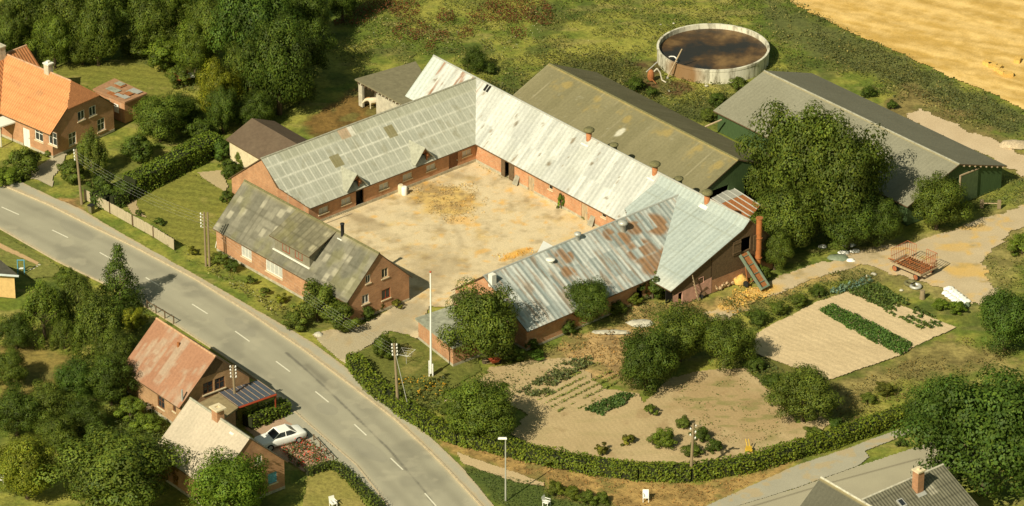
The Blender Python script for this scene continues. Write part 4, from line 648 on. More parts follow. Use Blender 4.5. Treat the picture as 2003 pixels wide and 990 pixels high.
dk = MB(); o = opsA[6]; wbox(dk, Tr, o['s']-.5, o['s']+.5, -.6, -.5, 0, 1.9); dk.build('doorway_shade_panel', M['dark'], A.root)  # near-black panel painting the shade inside the open door
for (u, v) in [(692, 349), (825, 296)]:
    x = A.on('R', u, v+14)[0]+A.xa; d = MB(); wd = .95; ze = 2.75; zr = 3.85; yf = A.yR-.02; yb = -(A.hr-zr)/((A.hr-A.er)/A.wr); ye = -(A.hr-ze)/((A.hr-A.er)/A.wr)
    dn = bpy.data.objects.new('hay_dormer', None); C.objects.link(dn); dn.parent = A.root; dn.location = (x, 0, 0)
    for sg in (-1, 1):
        q = MB(); e = wd+.28; zz = ze-.28*(zr-ze)/wd; q.slab([(0, yb-.0, zr), (0, yf-.5, zr), (sg*e, yf-.5, zz), (sg*e, ye+.2, zz)][::sg], .07); q.build('dormer_roof', M['roofcement_plain'] if 'roofcement_plain' in M else simple('roofcement_plain', (.34, .34, .27), .9, .25, 3, .2), dn)
        q = MB(); q.poly([(sg*wd, yf, 1.9), (sg*wd, ye, ze), (sg*wd, yf, ze)]); q.build('cheek', M['brick'], dn)
    q = MB(); q.poly([(-wd, yf, 1.8), (-.6, yf, 1.8), (-.6, yf, 3.0), (-wd, yf, ze)]); q.poly([(.6, yf, 1.8), (wd, yf, 1.8), (wd, yf, ze), (.6, yf, 3.0)]); q.poly([(-.6, yf, 1.8), (.6, yf, 1.8), (.6, yf, 2.05), (-.6, yf, 2.05)]); q.poly([(-.6, yf, 3.0), (.6, yf, 3.0), (.0, yf, zr-.06)]); q.poly([(-wd, yf, ze), (-.6, yf, 3.0), (0, yf, zr-.06)]); q.poly([(.6, yf, 3.0), (wd, yf, ze), (0, yf, zr-.06)]); q.build('gable_wall', M['brick'], dn)
    q = MB(); q.box(-.6, .6, yf+.35, yf+.4, 1.9, 3.1); q.build('hatch_shade_panel', M['dark'], dn); q = MB(); q.box(.3, .38, yf-.5, yf-.02, 2.9, 3.0); q.box(.45, .58, yf-.12, yf-.03, 2.05, 3.0); q.build('hatch_frame', M['rust'], dn)  # dark box behind the hatch stands in for the shade inside
# --- Wing B
B = Bld('stable_wing', 'long brick stable wing with silvery white sheet roof behind the courtyard', 'farm building', (848, 108), (1467, 430), 6., 4.2, 4.2, 2.1, 2.1)
xbd = B.onroof(1290, 340)[0]+.2
def colB(u, v):
    n = fbm(u*2.5, v*.5, 1.2, 4, 120); c = mix((.40, .41, .39), (.55, .56, .53), sstep(.25, .75, n*.55+cell(u, v, .68, 2.6, 8)*.45)); c = mix(c, (.40, .41, .37), sstep(.5, .72, fbm(u, v, 2.0, 4, 33))*.5*sstep(3, 12, u))
    pch = sstep(.74, .82, fbm(u*1.2, v*.7, .55, 3, 121)); c = mix(c, (.2, .15, .09), pch*.8)
    for (a, b, ra, rb) in [(21, 3.0, .3, .25), (25.5, 1.6, .15, .2), (14.5, 1.6, .25, .3), (29.5, 3.2, .25, .15)]: c = mix(c, (.16, .12, .07), (sstep(0, .4, ell(u, v, a, b, ra, rb)))*.8)
    nw = sstep(.35, .0, (u-7)/6)*sstep(.5, .62, fbm(u*3, v*.5, 1.1, 4, 122)); c = mix(c, (.28, .12, .05), nw*.75); c = mix(c, (.5, .55, .52), (u < 1.7)*.9*np.ones_like(u)); return c
B.roof('R', colB, 'roof_metal', u1=xbd); B.roof('L', colB, 'roof_metal'); B.cap('galv')
def colC(u, v):
    c = mix((.32, .37, .36), (.41, .46, .44), fbm(u, v, 2, 4, 130)*.6+cell(u, v, .9, 1.9, 3)*.4); c = mix(c, (.27, .29, .24), lines(u, v, .9, 1.9, .07, .08)*.5); c = mix(c, (.55, .56, .5), sstep(.8, .95, v/9.4)*.7*np.ones_like(u)); return c
vB = B.onroof(1456, 450); vbr = -vB[1]; zbr = B.rz(vB[1]); cend = B.at(1312, 570, 1.9); cw = -cend[1]; u1268 = B.at(1268, 535, 2.0)[0]
B.roof('R', colC, 'roof_metal', u0=xbd, v1=vbr, ez=zbr); B.roof('R', colC, 'roof_metal', u0=xbd, v0=vbr, hr=zbr, v1=cw, ez=1.9, lift=.0, clip=[(xbd, vbr), (B.L, vbr), (B.L, cw), (B.L-3.2, cw), (xbd, 4.4)])
opsB = [B.op('R', 993, 328, 1.7, 1.8, 'void', z=.9), B.op('R', 1039, 357, .9, 1.5, 'door', z=.78, fr='wood_pale'), B.op('R', 1077, 366, .62, .55, fr='cream', pane='dark', div=(1, 1)), B.op('R', 1143, 408, .9, 1.6, 'door', z=.85, fr='wood_pale'), B.op('R', 1181, 420, .65, .6, fr='cream', pane='dark', div=(1, 1))]
B.walls('brick_worn', {'R': opsB}, 'RL0', plinth=.28)
# big catslide gable at the end
gw = MB(); yy = [B.yL, 0, -vbr, -(cw-.3)]; zt = [B.rz(B.yL), 6, zbr, 1.95]
def ztopB(y): return float(np.interp(-y, [-B.yL, 0, vbr, cw-.3], zt))-.08
TB, lB = B.T('1', ((B.xb, -(cw-.35)), (B.xb, B.yL), (1, 0))); B.side_ = None
def onB(u, v):
    s_ = B.side; B.side = lambda k: ((B.xb, -(cw-.35)), (B.xb, B.yL), (1, 0)); r = B.on('1', u, v); B.side = s_; return r
o1 = onB(1457, 478); oL = [dict(s=o1[0]+.1, z=o1[1], w=1.15, h=1.35, kind='void'), dict(s=onB(1372, 549)[0], z=max(.8, onB(1372, 549)[1]), w=.55, h=.6, kind='void'), dict(s=onB(1331, 572)[0], z=.65, w=.5, h=1.3, kind='void')]
sp = onB(1392, 540)[0]
panel(gw, TB, lB, lambda a: ztopB(-(cw-.35)+a) if a > sp+.001 else 1.15+.2*a/sp, [o for o in oL if 0], [sp])
gw2 = MB(); br2 = (cw-.35-vbr, cw-.35)
def subpanel(name, mat, a0, a1, zf0, zf1, ops, d=0.):
    m = MB(); T = lambda a, e, z: TB(a+a0, e+d, z); panel(m, T, a1-a0, lambda a: zf1(a+a0), [dict(o, s=o['s']-a0) for o in ops], [b-a0 for b in br2], z0=zf0); m.build(name, M[mat], B.root)
top_ = lambda a: ztopB(-(cw-.35)+a)
subpanel('wall', 'pink', 0, sp, 0, lambda a: min(1.25+.35*a/sp, top_(a)), oL[1:]); subpanel('board_wall', 'wood', 0.0, sp, 1.25, lambda a: max(1.25, top_(a)), [], -.05); subpanel('wall', 'brick', sp, lB, 0, lambda a: 1.3, [], .03); subpanel('board_wall', 'wood', sp, lB, 1.3, top_, oL[:1])
bd = MB(); wbox(bd, TB, .2, lB-.3, -1.2, -1.1, 0, 1.8); wbox(bd, TB, o1[0]-2, o1[0]+2, -1.3, -1.2, 1, 4); bd.build('interior_shade_panel', M['dark'], B.root)  # dark panels behind the gable openings, indoor shade given as colour
Tn = MB(); q = oL[0]; wbox(Tn, TB, q['s']-q['w']/2-1.0, q['s']-q['w']/2-.05, .02, .08, q['z']-.7, q['z']+.7)
for zz in (-.45, .45): wbox(Tn, TB, q['s']-q['w']/2-1.0, q['s']-q['w']/2-.05, .08, .12, q['z']+zz-.05, q['z']+zz+.05)
Tn.build('hatch_door', M['wood'], B.root); Tn = MB(); wbox(Tn, TB, q['s']+q['w']/2+.05, q['s']+q['w']/2+.95, .3, .36, q['z']-.75, q['z']+.75); Tn.build('hatch_door', M['wood'], B.root)
# open double door leaves on the courtyard side
Td, ld = B.T('R'); q = opsB[0]; dm_ = MB(); wbox(dm_, Td, q['s']-q['w']/2-.05, q['s']-.35, .0, .07, .1, 1.8); dm_.build('door', M['wood'], B.root); dm_ = MB(); wbox(dm_, Td, q['s']+.25, q['s']+q['w']/2+.15, .0, .07, .1, 1.8); dm_.build('door', M['wood'], B.root); dm_ = MB(); wbox(dm_, Td, q['s']-1, q['s']+1, -.7, -.6, 0, 1.9); dm_.build('doorway_shade_panel', M['dark'], B.root)  # last box: dark panel that paints the shade between the door leaves
# roof light
x, y, z = B.onroof(954, 172); rl = MB()
for k in (-.2, .2): rl.slab([(x+k-.14, y-.3, B.rz(y-.3)+.06), (x+k+.14, y-.3, B.rz(y-.3)+.06), (x+k+.14, y+.3, B.rz(y+.3)+.06), (x+k-.14, y+.3, B.rz(y+.3)+.06)], .06)
rl.build('skylight', M['dark'], B.root)
for i, (u, v) in enumerate([(1152, 271), (1281, 338), (1383, 394)]):
    x, y, z = B.onroof(u, v); m = MB(); m.lathe([(.26, z-.3), (.26, z+.7)], x, y, 14); ch = m.build('ventilation_chimney', M['ventbrick'], B.root, True)
    m = MB(); m.lathe([(.3, z+.68), (.5, z+.78), (.52, z+.95), (.36, z+1.08), (.1, z+1.1)], x, y, 16); m.build('cowl', M['mossy'], ch, True)
    m = MB(); m.slab([(x-.5, y-.6, B.rz(y-.6)+.04), (x+.5, y-.6, B.rz(y-.6)+.04), (x+.4, y+.3, B.rz(y+.3)+.04), (x-.4, y+.3, B.rz(y+.3)+.04)], .03); m.build('flashing', M['white'], ch)
for (u, v) in [(1193, 287), (1320, 353)]:
    x, y, z = B.at(u, v, 5.9); y = abs(y)+.5; z = B.rz(y); m = MB(); m.lathe([(.3, z-.2), (.3, z+.45), (.42, z+.5), (.42, z+.62), (.2, z+.68)], x, y, 16); m.build('roof_vent', M['mossy'], B.root, True)
# --- Wing D
D = Bld('stable_wing', 'low barn wing with rusty patched corrugated iron roof at the courtyard entrance', 'farm building', (925, 548), (1330, 380), 5.3, 4.3, 5.8, 2.2, 2.1)
RUST = [(20.4, 1.6, 1.5, 1.3), (17.2, 3.4, 2.0, 1.5), (18.2, 1.2, 1.1, .8), (17.0, 5.0, 1.6, .8), (18.6, 4.3, 1.6, .8), (9.8, 1.1, 1.1, .9), (9.0, 2.6, .9, .8), (22.7, 2.1, .35, .5), (15.4, .9, .8, .7), (16.4, 1.7, 1., .8)]
def colD(u, v):
    n = fbm(u*2.8, v*.4, 1.3, 4, 140); c = mix((.26, .30, .29), (.50, .52, .49), sstep(.33, .66, n*.6+cell(u, v, .5, 2.2, 7)*.4)); st = sstep(.56, .68, fbm(u*5, v*.45, 1.0, 4, 141)); c = mix(c, (.30, .20, .12), st*.6)
    rm = np.zeros_like(u)
    for a, b, ra, rb in RUST: rm = np.maximum(rm, sstep(0, .35, ell(u, v, a, b, ra, rb)))
    cc = cell(u, v, .85, .95, 17); rm = rm*(cc > .3)*(.6+.4*cc); rm *= 1-lines(u, v, .85, .95, .07, .05)*.7; rc = mix((.32, .175, .08), (.23, .13, .07), fbm(u, v, .5, 3, 143)); c = mix(c, rc, np.clip(rm*1.1, 0, .95)); return c
D.roof('R', colD, 'roof_metal', u0=1.2); D.roof('L', colD, 'roof_metal', u0=1.2); D.cap('galv', u0=1.2)
D.xa = 1.4; D.walls('brick_worn', {'R': [dict(s=13.5, z=.75, w=.8, h=1.5, kind='void'), dict(s=15.2, z=1.2, w=1.0, h=.7, kind='win', fr='wood_pale', pane='dark')]}, 'RL0', plinth=.2)
for (u, v, r, hgt, mt, nm) in [(1130, 468, .26, .7, 'galv', 'metal_vent'), (1218, 450, .36, .95, 'galv', 'metal_vent'), (1077, 512, .34, .3, 'white', 'low_vent')]:
    x, y, z = D.onroof(u, v); m = MB(); m.lathe([(r*.72, z-.3), (r*.72, z+hgt*.55), (r*1.1, z+hgt*.6), (r*1.25, z+hgt*.72), (r*1.15, z+hgt*.9), (r*.3, z+hgt)], x, y, 18); m.build(nm, M[mt], D.root, True)
x, y, z = D.onroof(963, 552); m = MB(); m.box(x-.25, x+.25, y-.25, y+.25, z-.4, z+.8); m.build('chimney', M['white'], D.root)
# lean-to at the left end of D
x0, y0, _ = D.at(884, 583, 3.0); E_ = thing('lean_to_shed', 'small lean-to with mossy roof edge and pink wall behind the brick shed tree', 'shed', tuple(G(884, 583, 3.)[:2])+(0,), D.ang)
lx = D.at(925, 553, 3.)[0]+1.9-x0
q = MB(); q.slab([(0, .3, 3.05), (lx, .3, 3.05), (lx, -4.6, 2.1), (0, -4.6, 2.1)][::-1], .1); q.build('roof', M['mossy'], E_); q = MB(); q.hexa([(.3, -4.3), (lx-.1, -4.3), (lx-.1, .1), (.3, .1)], 0, 2.0); q.poly([(.3, -4.3, 2.), (.3, .1, 2.), (.3, .1, 2.93), (.3, -4.3, 2.08)]); q.build('wall', M['pink'], E_)
# flat roofed brick shed
def flat(name, label, cat, pts, z, zs, wall, roofm, th=.18, inset=.25, plinth=True):
    P_ = [G(u, v, z) for u, v in pts]; c = sum(P_)/len(P_); t = thing(name, label, cat, (c[0], c[1], 0)); q = [(p[0]-c[0], p[1]-c[1]) for p in P_]
    m = MB(); n = len(q); m.slab([(a, b, z+s) for (a, b), s in zip(q, zs)], th); m.build('roof', M[roofm], t)
    r = [(a*(1-inset/math.hypot(a, b)), b*(1-inset/math.hypot(a, b))) for a, b in q]; m = MB()
    for i in range(n): j = (i+1) % n; m.poly([(*r[i], 0), (*r[j], 0), (*r[j], z+zs[j]-th+.01), (*r[i], z+zs[i]-th+.01)])
    m.build('wall', M[wall], t)
    if plinth:
        m = MB(); k = 1.012
        for i in range(n): j = (i+1) % n; m.poly([(r[i][0]*k, r[i][1]*k, 0), (r[j][0]*k, r[j][1]*k, 0), (r[j][0]*k, r[j][1]*k, .28), (r[i][0]*k, r[i][1]*k, .28)])
        m.build('plinth', M['plinth'], t)
    return t, q
simple('felt_grey', (.3, .31, .24), .9, .4, 2.2, .3); simple('felt_brown', (.115, .085, .06), .9, .25, 2); simple('roof_dark', (.085, .08, .06), .9, .25, 3)
flat('brick_shed', 'low orange brick shed with flat mottled grey roof beside the flagpole lawn', 'shed', [(886, 680), (960, 652), (889, 596), (812, 622)], 2.05, [0, 0, 0, 0], 'brick_orange', 'felt_grey', inset=.3)
m = MB(); bc = G(1075, 655); t = thing('brick_planter', 'square brick box with withered plant beside the rusty roof', 'planter', (bc[0], bc[1], 0), D.ang); 
m.hexa([(-.9, -.65), (.9, -.65), (.9, .65), (-.9, .65)], 0, 1.15); m.build('brick_wall', M['brick'], t); m = MB(); m.box(-.75, .75, -.5, .5, 1.1, 1.2); m.build('soil', M['soildark'], t)
# --- middle barn
Mb = Bld('brown_barn', 'wide barn with mossy olive-brown sheet roof and yellow lichen patches', 'barn', (1074, 124), (1445, 312), 5.6, 6.0, 6.0, 2.9, 2.9)
def colM(u, v):
    c = mix((.165, .15, .08), (.235, .21, .12), fbm(u, v, 1.7, 4, 150)*.6+cell(u, v, 1.05, 6, 4)*.4); c = mix(c, (.37, .33, .22), lines(u, v, 1.05, 30, .07, .01)*sstep(.5, .65, fbm(u, v, 3, 3, 5))*.5)
    for a in (4.1, 8.3, 13.2, 18.4, 22.6, 26): c = mix(c, (.36, .26, .075), sstep(0, .5, ell(u, v, a, 1.1+.4*math.sin(a*3), .7, .6)+(fbm(u, v, .6, 4, 151)-.5)*1.1)*.5*(ell(u, v, a, 1.3, 1.8, 1.6) > 0))
    c = mix(c, (.46, .34, .1), sstep(.35, .05, v)*.7*(fbm(u, v, .6, 3, 7)+.2)); c = mix(c, (.6, .58, .48), sstep(.1, .4, ell(u, v, 13.9, 2.9, .5, .7)+(fbm(u, v, .4, 3, 8)-.5)*.5)*.8); return c
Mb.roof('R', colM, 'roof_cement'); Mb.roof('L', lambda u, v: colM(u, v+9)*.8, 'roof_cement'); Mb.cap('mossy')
Mb.walls('greenwall', {'1': [dict(s=2.8, z=1.7, w=3.6, h=3.2, kind='void'), dict(s=8.5, z=1.7, w=3.8, h=3.2, kind='void')]}, plinth=0)
m = MB(); m.box(Mb.L-4, Mb.L-3.9, -5.4, 5.4, 0, 2.7); m.build('interior_shade_panel', M['dark'], Mb.root)  # dark panel across the barn, painted stand-in for its inner shade
# --- right barn
Rb = Bld('grey_barn', 'long green boarded barn with two-tone grey sheet roof and open door', 'barn', (1495, 138), (1877, 321), 4.5, 6.45, 6.6, 2.3, 2.2, og=.3)
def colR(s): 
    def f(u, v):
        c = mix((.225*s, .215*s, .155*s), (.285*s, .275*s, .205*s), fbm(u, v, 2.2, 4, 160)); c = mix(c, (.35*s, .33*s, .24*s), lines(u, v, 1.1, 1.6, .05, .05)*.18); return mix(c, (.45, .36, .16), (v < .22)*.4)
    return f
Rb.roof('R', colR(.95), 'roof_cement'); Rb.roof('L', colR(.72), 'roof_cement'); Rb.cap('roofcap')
Rb.walls('greenwall', {'1': [dict(s=4.9, z=1.45, w=3.4, h=2.9, kind='void')], '0': [dict(s=11., z=1.3, w=2.4, h=2.2, kind='void')]}, plinth=0)
m = MB(); m.box(Rb.L-5, Rb.L-4.9, -5.9, 5.9, 0, 2.2); m.box(4, 4.1, -5.9, 5.9, 0, 2.2); m.build('interior_shade_panel', M['dark'], Rb.root)  # dark panels behind both gable openings paint the shade within
Tq, lq = Rb.T('1'); m = MB(); wbox(m, Tq, 6.65, 9.0, .05, .14, .1, 3.05); dd = m.build('sliding_door', M['greendoor'], Rb.root); m = MB(); wbox(m, Tq, 6.6, 6.72, .04, .17, .05, 3.1); wbox(m, Tq, 6.6, 9.05, .04, .17, 3.05, 3.15); m.build('door_frame', M['wood_pale'], dd)
m = MB()
for i in range(8): y = .6+i*.75; z = Rb.rz(y)-.22; m.box(Rb.L-.3, Rb.L+.1, y-.05, y+.05, z, z+.1)
m.build('purlin_ends', M['wood_pale'], Rb.root)
# --- horse shelter
S0 = G(694, 155, 2.75); S1 = G(813, 119, 2.55); S2 = G(790, 206, 2.75); ang = math.atan2(*(S2-S0)[:2][::-1]); SH = thing('horse_shelter', 'open-fronted horse shelter with flat brown-grey roof by the silver wing', 'shed', (S0[0], S0[1], 0), ang)
ls_ = np.linalg.norm((S2-S0)[:2])+.8; c_, s_ = math.cos(ang), math.sin(ang); bx_ = ((S1-S0)[0]*c_+(S1-S0)[1]*s_, -(S1-S0)[0]*s_+(S1-S0)[1]*c_)
m = MB(); m.slab([(0, 0, 2.78), (bx_[0], bx_[1], 2.5), (bx_[0]+1.4, bx_[1]-.6, 2.5), (ls_+.6, 3.0, 2.6), (ls_, 0, 2.78)][::-1], .16); m.build('roof', M['felt_olive'] if 'felt_olive' in M else simple('felt_olive', (.2, .18, .11), .9, .2, 2), SH)
m = MB(); m.box(.35, .95, .15, .4, 0, 2.6); m.box(.35, .55, .4, bx_[1]-.3, 0, 2.4); m.box(.6, ls_, bx_[1]-1.6, bx_[1]-1.4, 0, 2.3); m.build('wall', M['concrete'], SH)
m = MB(); m.box(3.15, ls_, .15, .35, 0, 2.6); m.build('front_wall', M['concrete'], SH); m = MB()
for x in np.arange(.6, ls_, .55): m.box(x-.05, x+.05, -.12, .3, 2.5, 2.62)
m.box(.9, 3.3, .2, .34, 2.35, 2.5); m.build('rafters', M['wood'], SH)
# --- brown hut
K = Bld('brown_roofed_hut', 'low hut with dark brown felt roof and white gable behind the grey wing', 'shed', (493, 231), (582, 282), 3.5, 2.6, 3.1, 2.4, 2.2, oh=.3)
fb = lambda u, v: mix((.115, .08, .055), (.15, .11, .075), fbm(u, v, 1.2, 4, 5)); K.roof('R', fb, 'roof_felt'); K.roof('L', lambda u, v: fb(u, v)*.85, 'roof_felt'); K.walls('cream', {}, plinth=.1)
# --- farmhouse
Hs = Bld('farmhouse', 'brick farmhouse with mottled grey slate roof and a wide dormer facing the road', 'house', (478, 352), (742, 495), 6., 3.75, 3.8, 2.3, 2.35, oh=.3, og=.12)
def colH(u, v):
    r = cell(u, v, .58, .52, 21); g = cell(u+.2, v*0, .95, 9, 22); c = mix((.12, .113, .085), (.25, .235, .18), r*.6+fbm(u, v, 1.2, 3, 6)*.5); c = mix(c, (.12, .118, .09), (g < .3)*.45); c = mix(c, (.42, .39, .3), (cell(u, v, .6, .55, 25) > .93)*.6)
    c = mix(c, (.09, .085, .06), lines(u, v, .58, .52, .04, .06)*.55); c = mix(c, (.3, .26, .12), sstep(.4, 0, v)*.5); return mix(c, (.2, .19, .08), sstep(.55, .75, fbm(u, v, 1.5, 4, 19))*.4)
x1 = Hs.at(528, 460, 4.45)[0]+.3; x2 = Hs.at(602, 502, 4.45)[0]-.2
Hs.roof('R', colH, 'roof_felt'); Hs.roof('L', colH, 'roof_felt'); Hs.cap('mossy')
Hs.walls('brick_orange', {'R': [Hs.op('R', 482, 495, 1.5, 1.1, pane='curtain', div=(3, 1), fr='white'), Hs.op('R', 536, 526, 2.4, 1.2, pane='curtain', div=(4, 1), fr='white')],
                   '1': [Hs.op('1', 753, 534, .75, .95, fr='cream'), Hs.op('1', 720, 546, .55, .8, fr='white'), Hs.op('1', 755, 575, 1.0, 1.0, fr='redpaint'), Hs.op('1', 715, 585, .8, .9, fr='white')]})
dn = bpy.data.objects.new('dormer', None); C.objects.link(dn); dn.parent = Hs.root; yd = -2.95; kz = (6-2.35)/3.8; zf = Hs.rz(yd)
m = MB(); m.poly([(x1, yd, zf-.05), (x2, yd, zf-.05), (x2, yd, 4.55), (x1, yd, 4.55)])
for x in (x1, x2): m.poly([(x, yd, zf-.05), (x, yd, 4.55), (x, -.2, 5.8)])
m.build('dormer_wall', M['greycheek'] if 'greycheek' in M else simple('greycheek', (.22, .2, .14), .9, .2, 3), dn)
xs = np.linspace(x1-.35, x2+.35, 40); vv = np.linspace(.1, 3.3, 22); U, V = np.meshgrid(xs, vv, indexing='ij'); zz = 5.96-(5.96-4.45)*(V-.1)/3.2; a = (np.arange(39)[:, None]*22+np.arange(21)[None]).ravel()
mesh_np('dormer_roof', np.stack([U.ravel(), -V.ravel(), zz.ravel()], 1), np.stack([a, a+1, a+23, a+22], 1), M['roof_felt'], dn, col=colH(U.ravel()+30, V.ravel())*np.array([.95, .92, .8])); m = MB(); m.slab([(xs[0], -.1, 5.94), (xs[-1], -.1, 5.94), (xs[-1], -3.3, 4.43), (xs[0], -3.3, 4.43)], .08); m.build('fascia', M['wood'], dn)
Tw = lambda s, d, z: (x1+s, yd-.06-d, z)
for k in range(2): fit_window(dict(s=(x2-x1)*(.33+.36*k), z=zf+.62, w=1.05, h=.85, kind='win', fr='redpaint', pane='glass' if k == 0 else 'pink', div=(2, 1), sill=None), Tw, dn)
m = MB(); m.box(x1-.15, x2+.1, yd-.16, yd-.02, zf-.12, zf-.02); m.box(x2+.0, x2+.1, yd, -1.2, zf-.02, zf); m.build('white_flashing', M['white'], dn)
x, y, z = Hs.onroof(670, 459); m = MB(); m.lathe([(.16, z-.2), (.16, z+1.0), (.2, z+1.02), (.2, z+1.12), (.05, z+1.15)], x, y, 12); fl = m.build('flue', M['rubber'], Hs.root, True); m = MB(); m.slab([(x-.3, y-.4, Hs.rz(y-.4)+.04), (x+.3, y-.4, Hs.rz(y-.4)+.04), (x+.3, y+.25, Hs.rz(y+.25)+.04), (x-.3, y+.25, Hs.rz(y+.25)+.04)], .03); m.build('flashing', M['white'], fl)
m = MB(); m.box(-1.3, .1, -3.5, -3.45, 0, 2.3); m.box(-1.3, -1.2, -3.6, -1, 2.2, 2.3)
# --- tiled house top left
Lh = Bld('tiled_house', 'brick house with bright orange pantile roof and white windows at the upper left', 'house', (28, 112), (152, 163), 6.3, 4.3, 4.4, 2.65, 2.65, oh=.35, og=.1)
def colT(a, b, sd):
    def f(u, v): c = mix(a, b, fbm(u, v, 1.1, 5, sd)*.7+cell(u, v, .3, .35, sd)*.3); return mix(c, (.3, .2, .1), sstep(.6, .78, fbm(u, v, .9, 4, sd+3))*.4)*(1-.12*(((v/.34) % 1) < .2))[..., None]
    return f
TC = colT((.56, .225, .09), (.66, .30, .13), 170)
hx = Lh.L; Lh.L += .6; Lh.xb = Lh.L-.1; hh = 1.9
Lh.roof('R', TC, 'roof_tile', u0=-5, clip=[(-5, 0), (hx-.9, 0), (Lh.L, 2.0), (Lh.L, 4.4), (-5, 4.4)]); Lh.roof('L', TC, 'roof_tile', u0=-5, clip=[(-5, 0), (hx-.9, 0), (Lh.L, 2.0), (Lh.L, 4.3), (-5, 4.3)]); Lh.cap('tilecap', u0=-4, u1=hx-.9)
z2 = Lh.rz(-2.); m = MB(); m.slab([(hx-.9, 0, 6.32), (Lh.L+.15, -2.12, z2-.08), (Lh.L+.15, 2.12, z2-.08)], .1); m.build('half_hip_roof', M['hiptile'] if 'hiptile' in M else simple('hiptile', (.36, .15, .06), .85, .35, 5, .5, stretch=(1, 3, 1)), Lh.root)
rzo = Lh.rz; Lh.rz = lambda y: min(rzo(y), rzo(2.0))
Lh.walls('brick_orange', {'R': [Lh.op('R', 51, 256, .95, 1.9, 'door', fr='white', z=1.0), Lh.op('R', 76, 263, 1.15, 1.4, div=(2, 2)), Lh.op('R', 103, 271, 1.15, 1.5, div=(2, 2))], '1': [Lh.op('1', 142, 271, 1.0, 1.3, div=(2, 2)), Lh.op('1', 198, 244, 1.0, 1.3, div=(2, 2)), Lh.op('1', 159, 226, .9, 1.0), Lh.op('1', 181, 217, .9, 1.0)]}); Lh.rz = rzo
for (u, v, mt) in [(101, 137, 'concrete'), ]:
    x, y, z = Lh.onroof(u, v); m = MB(); m.box(x-.33, x+.33, .0-.3, .3, 5.7, 7.1); ch = m.build('chimney', M['concrete'], Lh.root); m = MB(); m.box(x-.4, x+.4, -.37, .37, 7.1, 7.22); m.box(x-.15, x+.15, -.15, .15, 7.22, 7.4); m.build('chimney_cap', M['white'], ch)
W = Bld('tiled_house', 'cross wing of the orange tiled house, running off the left edge', 'house', (-110, 150), (52, 88), 6.3, 4.1, 4.1, 2.65, 2.65, oh=.35, og=.1)
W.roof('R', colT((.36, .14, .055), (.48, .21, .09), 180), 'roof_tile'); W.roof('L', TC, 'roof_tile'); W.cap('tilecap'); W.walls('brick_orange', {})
x, y, z = W.at(9, 112, 6.3); m = MB(); m.box(x-.4, x+.4, -.4, .4, 5.8, 7.2); ch = m.build('chimney', M['rubble'], W.root); m = MB(); m.box(x-.46, x+.46, -.46, .46, 7.2, 7.32); m.build('chimney_cap', M['concrete'], ch)
pc = G(22, 232, 2.3); m = MB(); 
t = thing('porch_awning', 'white porch canopy at the left edge of the tiled house', 'awning', (pc[0], pc[1], 0), R(38)); m.slab([(-1.8, -.7, 2.2), (1.5, -.7, 2.2), (1.5, .7, 2.45), (-1.8, .7, 2.45)], .12); m.build('canopy', M['white'], t); m = MB(); m.box(-1.7, -1.6, -.65, -.55, 0, 2.15); m.box(1.3, 1.4, -.65, -.55, 0, 2.15); m.build('posts', M['white'], t)
# --- garage
gt, gq = flat('flat_roofed_garage', 'low brick garage with rusty patched flat roof behind the tiled house', 'garage', [(244, 200), (288, 182), (224, 153), (181, 174)], 2.4, [0, 0, 0, 0], 'brick_orange', 'patch_roof' if 'patch_roof' in M else (simple('patch_roof', (.36, .2, .11), .8, .2) and 'patch_roof'), plinth=False)
rs_ = random.Random(4)
for k in range(9):
    f1, f2 = rs_.random()*.75+.02, rs_.random()*.7+.02; w1, w2 = .12+.2*rs_.random(), .15+.2*rs_.random(); q0, q1, q3 = map(np.array, (gq[0], gq[1], gq[3])); P4 = [q0+(q1-q0)*a+(q3-q0)*b for a, b in ((f1, f2), (min(f1+w1, .97), f2), (min(f1+w1, .97), min(f2+w2, .97)), (f1, min(f2+w2, .97)))]
    m = MB(); m.slab([(*p, 2.45+.012*k) for p in P4], .03); m.build('roof_sheet', M[['galv', 'rust', 'felt_grey'][k % 3]], gt)
Tg = lambda s, d, z: (float((np.array(gq[0])+(np.array(gq[3])-np.array(gq[0]))*s)[0]*(.965)-d*.6), float((np.array(gq[0])+(np.array(gq[3])-np.array(gq[0]))*s)[1]*.965-d*.6), z)
m = MB(); wbox(m, Tg, .2, .34, 0, .06, .9, 1.8); m.build('window', M['white'], gt); m = MB(); wbox(m, Tg, .5, .62, 0, .06, .05, 1.9); m.build('door', M['greendoor'], gt); m = MB(); wbox(m, Tg, .72, .8, 0, .06, .9, 1.8); m.build('window', M['white'], gt)
tc_ = G(362, 166); t = thing('tile_stack', 'heap of red tiles and light sheet in the thicket', 'tiles', (tc_[0], tc_[1], 0), R(20)); m = MB(); m.slab([(-1., -.5, .9), (.5, -.5, .9), (.5, .6, 1.25), (-1, .6, 1.25)], .12); m.build('tiles', M['rust'], t); m = MB(); m.slab([(-.1, -.5, .95), (.9, -.5, .95), (.9, .1, 1.15), (-.1, .1, 1.15)], .04); m.build('sheet', M['galv'], t)
